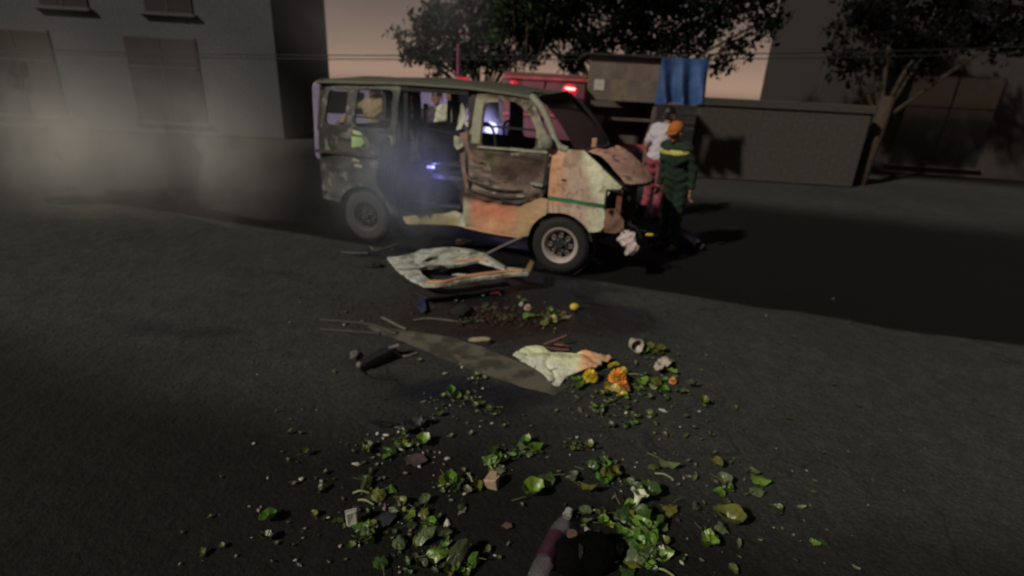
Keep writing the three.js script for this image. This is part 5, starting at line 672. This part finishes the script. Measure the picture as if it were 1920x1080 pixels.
// ---------------------------------------------------------------- flowers and fruit
function pompon(name, label, cat, px, py, dpx, c, group) { // marigold: rings of ruffled petals
  const p = G(px, py, 0.03), dep = p.clone().sub(new THREE.Vector3(0, EYE, 0)).dot(new THREE.Vector3(0, 0, -1).transformDirection(camera.matrixWorld)), s = dpx / 974 * dep;
  const t = thing(name, label, cat, [p.x, 0, p.z], rand() * 6, group); const m = mat(c, 0.7, { grime: false }), pet = [];
  for (let k = 0; k < 5; k++) { const n = 14 - k * 2; for (let i = 0; i < n; i++) { const a = (i + k * 0.5) / n * 6.283, e = k / 5 * 1.35; const g = new THREE.SphereGeometry(0.5, 6, 4); g.scale(0.30, 0.055, 0.22); g.translate(0.36, 0, 0); g.rotateZ(e + 0.1 * Math.sin(i * 3)); g.rotateY(a); g.translate(0, 0.22 + k * 0.03, 0); pet.push(g); } }
  part('petals', put(merge(pet), [0, 0, 0], [0, 0, 0], s), m, t); part('base', put(new THREE.SphereGeometry(0.28 * s, 10, 8), [0, 0.2 * s, 0], [0, 0, 0], [1, 0.7, 1]), stemM, t); return t;
}
pompon('marigold_flower', 'yellow marigold head just below the torn bodywork', 'flower', 1107, 708, 31, [0.66, 0.50, 0.03], 'marigold flowers');
pompon('marigold_flower', 'larger orange marigold head among yellow leaves, right beside the yellow one', 'flower', 1158, 712, 38, [0.74, 0.30, 0.035], 'marigold flowers');
pompon('marigold_flower', 'small pale yellow flower head above the orange marigold', 'flower', 1168, 696, 21, [0.55, 0.50, 0.12], 'marigold flowers');
pompon('marigold_flower', 'flattened orange petals below the orange marigold', 'flower', 1168, 726, 28, [0.62, 0.22, 0.03], 'marigold flowers');
pompon('marigold_flower', 'orange flower head beside the dense leaf drift at the cropped side', 'flower', 1262, 712, 16, [0.7, 0.33, 0.1], 'marigold flowers');
for (const [px, py, d, l] of [[1150, 736, 30, 'broad yellow leaf under the flattened orange petals'], [1138, 727, 24, 'yellow leaf touching the dark hollow by the yellow marigold'], [1168, 745, 22, 'pale yellow leaf lowest in the flower heap'], [1150, 692, 26, 'pale leaf between the torn bodywork and orange marigold'], [1160, 1035, 26, 'olive yellow leaf by the dark bag'], [1210, 655, 34, 'yellow-green leaf beside the crushed cup'], [1235, 662, 30, 'second yellow-green leaf from the crushed cup']]) leaf(px, py, d, 1, d === 34 || py === 662 || py === 1035 ? 3 : 6, 0.6, l, null, 'yellow_leaf');
{ // lemon at the end of the small pile
  const p = G(1076, 582), g = new THREE.SphereGeometry(0.032, 20, 14); warp(g, v => { v.x *= 1.2; if (v.x > 0.03) v.x += 0.008; }); solo('lemon', put(g, [0, 0.034, 0]), mat([0.70, 0.58, 0.06], 0.45, { rep: 4 }), 'bright yellow lemon at the end of the flower pile by the torn-off door', 'lemon', [p.x, 0, p.z], 0.3);
  for (const [px, py, d, c, l] of [[1038, 598, 18, [0.55, 0.55, 0.22], 'pale yellow flower at the middle of the small pile below the torn-off door'], [990, 576, 15, [0.6, 0.42, 0.36], 'pinkish flower at the near end of the small pile below the torn-off door'], [1058, 588, 13, [0.35, 0.12, 0.13], 'reddish flower next to the lemon'], [978, 568, 10, [0.55, 0.55, 0.55], 'small white flower above the pinkish flower']]) pompon('pile_flower', l, 'flower', px, py, d, c, 'flowers in the pile by the torn-off door');
  const y = G(1135, 985); const o = leaf(1140, 985, 20, 1, 6, 0.2, 'mustard yellow petal on the dark road near the bottle', null, 'yellow_leaf', false);
}
{ // white trumpet flower
  const p = G(1190, 955); const t = thing('trumpet_flower', 'white trumpet-shaped flower standing out of bright green leaves', 'flower', [p.x, 0, p.z]); const pr = [[0.006, 0], [0.012, 0.02], [0.016, 0.045], [0.026, 0.06], [0.042, 0.068]].map(q => new THREE.Vector2(...q)); const g = new THREE.LatheGeometry(pr, 20); warp(g, v => { const a = Math.atan2(v.z, v.x); v.y += 0.006 * Math.sin(a * 5) * (v.y > 0.05 ? 1 : 0); });
  part('bloom', put(g, [0, 0.02, 0], [-0.35, 0, -0.25]), mat([0.66, 0.74, 0.52], 0.6, { grime: false }), t); part('calyx', put(new THREE.SphereGeometry(0.012, 8, 6), [0, 0.02, 0]), stemM, t); part('stalk', tube([[0, 0.02, 0], [-0.03, 0.015, 0.02], [-0.08, 0.006, 0.03]], 0.003, 10, 5), stemM, t);
}
// ---------------------------------------------------------------- crushed cup, wrappers, carton
{
  const p = G(1186, 655); const pr = [[0.001, 0.012], [0.034, 0.0], [0.037, 0.004], [0.046, 0.105], [0.050, 0.108], [0.046, 0.112], [0.043, 0.105], [0.034, 0.008]].map(q => new THREE.Vector2(...q)); const g = new THREE.LatheGeometry(pr, 36); warp(g, v => { const a = Math.atan2(v.z, v.x), d = 1 - 0.22 * Math.exp(-(((a - 0.6) / 0.5) ** 2)) * sst(0.02, 0.08, v.y) + 0.06 * Math.sin(a * 3 + v.y * 40); v.x *= d; v.z *= d; });
  const t = thing('crushed_cup', 'crushed white and grey cup lying on the road by yellow-green leaves', 'cup', [p.x, 0, p.z], 0.6); part('cup_wall', put(g, [0, 0.045, 0], [1.2, 0, 0.5]), mat([0.52, 0.47, 0.43], 0.5, { rep: 2 }), t); const w = new THREE.IcosahedronGeometry(0.03, 3); warp(w, v => v.multiplyScalar(1 + 0.7 * (fbm(v.x * 50 + 4, v.y * 50 + v.z * 44, 2, 5) - 0.5))); part('stuffed_wrapper', put(w, [-0.01, 0.03, 0.055]), whiteM, t); part('base_ring', put(new THREE.TorusGeometry(0.036, 0.003, 6, 24), [0, 0.05, -0.005], [1.2 - Math.PI / 2, 0, 0.5]), whiteM, t);
}
scrap('paper_wrapper', 'pale pinkish paper wrapper crumpled among the dense leaf drift', 'wrapper', [[1224, 696], [1232, 684], [1246, 678], [1260, 682], [1256, 690], [1240, 700], [1230, 704]], 0.05, 0.003, mat([0.52, 0.45, 0.42], 0.7, { rep: 2 }), (x, y, wx, wz) => 0.03 + 0.06 * fbm(wx * 22, wz * 22, 3, 8));
{ // carton piece
  const p = G(922, 912); const t = thing('carton_piece', 'small brown carton piece casting a dark shadow among olive leaves', 'carton', [p.x, 0, p.z], -0.25);
  part('carton_wall', warp(chamferBox(0.058, 0.05, 0.05, 0.004).translate(0, 0.027, 0), v => { v.x += 0.006 * Math.sin(v.y * 70 + v.z * 60); v.y += v.y > 0.03 ? 0.006 * Math.sin(v.x * 60) : 0; }), mat([0.40, 0.29, 0.215], 0.85, { rep: 3 }), t); part('torn_flap', sheet([[0, 0], [0.05, 0.004], [0.045, 0.03], [0.015, 0.026]], null, 0.002, 0.02, (x, y) => [0, 0, y * 0.5]).rotateX(-1.2).translate(-0.03, 0.05, 0.0), mat([0.34, 0.22, 0.15], 0.85), t); }
{ const p = G(660, 985); const t = thing('white_packet', 'small upright white packet at the cropped side\'s lower edge', 'packet', [p.x, 0, p.z], 0.4); part('packet_body', warp(chamferBox(0.045, 0.075, 0.025, 0.005).translate(0, 0.04, 0), v => { v.x += 0.004 * Math.sin(v.y * 80); v.z += 0.005 * Math.sin(v.y * 60 + v.x * 50); }), mat([0.50, 0.51, 0.48], 0.6), t); part('packet_seal', put(chamferBox(0.045, 0.008, 0.004, 0.001), [0, 0.082, 0]), whiteM, t); }
// black crumpled plastic with pale shards
scrap('black_plastic_scrap', 'crumpled black plastic ringed by pale shards', 'plastic scrap', [[742, 815], [752, 802], [770, 792], [800, 790], [806, 796], [790, 804], [776, 812], [762, 820]], 0.02, 0.004, blackPlastic, (x, y, wx, wz) => 0.008 + 0.06 * fbm(wx * 26, wz * 26, 3, 4));
scrap('black_plastic_scrap', 'flat torn black scrap beside the crumpled black plastic', 'plastic scrap', [[692, 796], [715, 791], [740, 794], [752, 800], [730, 804], [705, 802]], 0.01, 0.003, blackPlastic, (x, y, wx, wz) => 0.006 + 0.03 * fbm(wx * 26, wz * 26, 3, 6));
scrap('purple_cloth_scrap', 'dull purple cloth scrap below the green cupped leaf', 'cloth', [[758, 862], [775, 855], [795, 858], [802, 868], [785, 876], [766, 874]], 0.01, 0.004, mat([0.075, 0.045, 0.055], 0.85), (x, y, wx, wz) => 0.006 + 0.03 * fbm(wx * 24, wz * 24, 3, 14));
scrap('dark_cloth_scrap', 'flat dark blue cloth scrap near the grey-green leaf propped upright', 'cloth', [[706, 978], [722, 966], [738, 962], [744, 974], [730, 988], [714, 990]], 0.01, 0.004, mat([0.022, 0.025, 0.04], 0.85), (x, y, wx, wz) => 0.006 + 0.03 * fbm(wx * 24, wz * 24, 3, 19));
scrap('pink_petal', 'dull pink petal alone on the dark road above the bottle', 'petal', [[940, 990], [948, 984], [958, 986], [960, 992], [950, 996]], 0.006, 0.002, mat([0.16, 0.08, 0.075], 0.7));
const shards = [[772, 808], [760, 798], [748, 812], [744, 803], [790, 806], [815, 788], [808, 797], [724, 818], [708, 815], [750, 826], [752, 844], [738, 796], [815, 850], [838, 862], [786, 876], [832, 873], [880, 893], [668, 872], [795, 755], [834, 702], [866, 690], [1088, 770], [1242, 771], [922, 796], [682, 940], [672, 1000], [838, 985], [868, 960], [845, 1018], [905, 730], [1080, 745]];
for (const [i, [px, py]] of shards.entries()) { const p = G(px, py), s = rr(0.014, 0.03); const g = chip; const m = new THREE.Mesh(g, i % 3 ? flakeM : greyScrap); shadows(m); m.name = numbered('pale_shard'); m.position.set(p.x, 0.008, p.z); m.rotation.set(0.2 * (rand() - 0.5), rand() * 6, 0.2); m.scale.set(s * rr(1, 2), s, s * 0.8); scene.add(m); tag(m, 'pale shard of glass or plastic lying flat among leaves on the road', 'shard', 'pale shards on the road'); }
for (const [px, py, qx, qy, l] of [[905, 858, 925, 882, 'pale green stalk slanting across the middle leaf clump'], [926, 882, 935, 856, 'second pale stalk, meeting the slanting one at its foot'], [822, 912, 862, 909, 'straight green stalk lying level by the curled leaves'], [876, 888, 886, 902, 'short stubby grey stalk above the brown carton piece'], [662, 925, 692, 922, 'straw-coloured stalk lying level at the cropped side'], [672, 938, 700, 944, 'white stalk below the straw-coloured stalk'], [1228, 888, 1262, 896, 'thin stalk running off from the ring of leaves'], [1225, 1066, 1264, 1078, 'thin yellow stalk in the bottom corner'], [1165, 705, 1205, 702, 'pale stem reaching out from the orange marigold']]) { const a = G(px, py, 0.01), b = G(qx, qy, 0.02), d = b.clone().sub(a); solo('leaf_stalk', tube([[0, 0.012, 0], d.clone().multiplyScalar(0.5).add(new THREE.Vector3(0, 0.02, 0)), [d.x, 0.014, d.z]], 0.0045, 12, 6), mat([0.24, 0.27, 0.13], 0.6, { grime: false }), l, 'stalk', [a.x, 0, a.z]); }

// ---------------------------------------------------------------- bottle and bag at the very front
{
  const a = G(1004, 1085, 0.05), b = G(1070, 950, 0.05), d = b.clone().sub(a), len = d.length(); const t = thing('plastic_bottle', 'clear plastic bottle with a purple label and bluish cap, lying near the bottom edge', 'bottle', [a.x, 0, a.z], Math.atan2(-d.z, d.x)); t.rotation.z = 0;
  const k = len, pr = [[0, 0], [0.030, 0.0], [0.036, 0.01], [0.038, 0.05], [0.036, 0.06], [0.039, 0.075], [0.039, 0.12], [0.036, 0.13], [0.039, 0.145], [0.038, 0.19], [0.028, 0.225], [0.016, 0.245], [0.0145, 0.262], [0.0145, 0.275]].map(q => new THREE.Vector2(q[0], q[1] / 0.29 * k)); const g = new THREE.LatheGeometry(pr, 40); warp(g, v => { const a2 = Math.atan2(v.z, v.x), q = 1 - 0.12 * Math.exp(-(((v.y - 0.1) / 0.05) ** 2)) * Math.max(0, Math.cos(a2 - 1)) ** 2; v.x *= q; v.z *= q; }); const lie = q => { q.rotateZ(-Math.PI / 2); q.translate(0, 0.041, 0); return q; };
  part('shell', lie(g), new THREE.MeshPhysicalMaterial({ color: lin(0.96, 0.97, 1.0), roughness: 0.14, transmission: 0.93, thickness: 0, ior: 1.45, side: THREE.DoubleSide, bumpMap: rep(bumpN, 4, 4), bumpScale: 0.006 }), t);
  const lb = new THREE.CylinderGeometry(0.0398, 0.0398, 0.1 * k / 0.29, 40, 1, true); lb.translate(0, 0.115 / 0.29 * k, 0); part('label_band', lie(lb), mat([0.055, 0.018, 0.04], 0.3, { rep: 2 }), t);
  const cp = new THREE.CylinderGeometry(0.017, 0.017, 0.022, 24); cp.translate(0, 0.272 / 0.29 * k, 0); const c2 = part('bottle_cap', lie(cp), mat([0.42, 0.48, 0.50], 0.35), t); const rg = new THREE.TorusGeometry(0.017, 0.002, 6, 24); rg.rotateX(Math.PI / 2); rg.translate(0, 0.255 / 0.29 * k, 0); part('neck_ring', lie(rg), whiteM, c2);
}
{ // dark bag with a brown knotted top, blackened to stand in for the bottle's shadow
  const p = G(1088, 1060); const t = thing('dark_bag_shade', 'black crumpled bag darkened as the bottle shadow, small brown lid on top, beside the plastic bottle', 'bag', [p.x, 0, p.z], 0.3); const g = new THREE.IcosahedronGeometry(1, 5); warp(g, v => { const n = fbm(v.x * 1.3 + 5, v.y * 1.3 + v.z * 1.7, 2, 161) - 0.5; v.multiplyScalar(1 + 0.8 * n); v.y = Math.max(v.y, -0.5); }); part('sack', put(g, [0, 0.05, 0], [0, 0, 0], [0.115, 0.085, 0.085]), new THREE.MeshPhysicalMaterial({ specularIntensity: 0.12, color: lin(0.0025, 0.0025, 0.003), roughness: 0.9, bumpMap: rep(bumpN, 3, 3), bumpScale: 0.01 }), t);
  const q = G(1072, 1003, 0.11); const lp = q.sub(t.position); lp.applyAxisAngle(new THREE.Vector3(0, 1, 0), -0.3); part('brown_lid', put(new THREE.CylinderGeometry(0.021, 0.016, 0.03, 24), [lp.x, 0.105, lp.z]), mat([0.17, 0.09, 0.065], 0.6), t); part('folded_strap', tube([[-0.06, 0.05, 0.05], [-0.02, 0.12, 0.03], [lp.x, 0.09, lp.z]], 0.010, 12, 6), blackPlastic, t);
}
// ---------------------------------------------------------------- smoke drifting off the wreck's rear: a cloud of thin wisps at every depth
{
  const st = dtex(128, 128, (u, v) => { const r = Math.hypot(u - 0.5, v - 0.5) * 2, n = fbm(u * 4 + 2, v * 4, 5, 171); const k = Math.pow(sst(1, 0.0, r), 1.5) * (0.45 + 0.55 * sst(0.25, 0.75, n)); return [k, k, k]; }, false, THREE.ClampToEdgeWrapping);
  const wisp = (name, label, n, c, spread, size, op, color, seed) => {
    const m = new THREE.MeshPhysicalMaterial({ color: lin(...color), roughness: 1, alphaMap: st, transparent: true, opacity: op, side: THREE.DoubleSide, depthWrite: false, transmission: 0.5, thickness: 0, specularIntensity: 0 });
    const g = new THREE.PlaneGeometry(1, 1, 4, 4); warp(g, v => { v.z = 0.05 * Math.sin(v.x * 4) * Math.cos(v.y * 3); }); const r = rng(seed), im = new THREE.InstancedMesh(g, m, n), M = new THREE.Matrix4(), q = new THREE.Quaternion(), e = new THREE.Euler();
    for (let i = 0; i < n; i++) { const a = [0, 1, 2].map(k => c[k] + (r() + r() + r() - 1.5) / 1.5 * spread[k]); e.set((r() - 0.5) * 0.9, (r() - 0.5) * 1.2, r() * 6.3); q.setFromEuler(e); const s = size * (0.6 + 0.8 * r()); M.compose(new THREE.Vector3(a[0], Math.max(0.25 * s, a[1]), a[2]), q, new THREE.Vector3(s, s, s)); im.setMatrixAt(i, M); }
    im.name = name; tag(im, label); stuff(im); im.castShadow = false; im.receiveShadow = true; scene.add(im); };
  const a = D(700, 420, 5.3), b = D(560, 330, 6.6), c = D(690, 60, 10), d = D(330, 400, 7.5);
  const v = p => { const q = V3(p).applyAxisAngle(new THREE.Vector3(0, 1, 0), vanTurn).add(van.position); return [q.x, q.y, q.z]; };
  wisp('smoke', 'grey smoke seeping from the wreck\'s rear and door opening', 22, v([-1.75, 0.9, 0.3]), [0.8, 0.75, 0.25], 1.2, 0.11, [0.72, 0.82, 1.0], 3);
  wisp('smoke_drift', 'thicker grey smoke billowing past the wreck\'s tail', 30, [d.x - 0.2, 0.9, d.z + 0.6], [2.6, 0.5, 1.5], 2.7, 0.13, [1, 1, 0.98], 5);
  const hl = D(900, 232, 7.9); wisp('lamp_lit_smoke', 'bluish smoke lit by the headlamp behind the wreck', 9, [hl.x, hl.y, hl.z], [0.5, 0.3, 0.25], 0.8, 0.2, [0.7, 0.72, 0.95], 17);
  wisp('smoke_veil', 'thin high smoke in front of the trees and glowing sky', 12, [c.x + 0.4, 2.6, c.z], [2.4, 1.2, 0.8], 2.6, 0.08, [0.7, 0.72, 0.72], 7);
}
renderer.render(scene, camera);
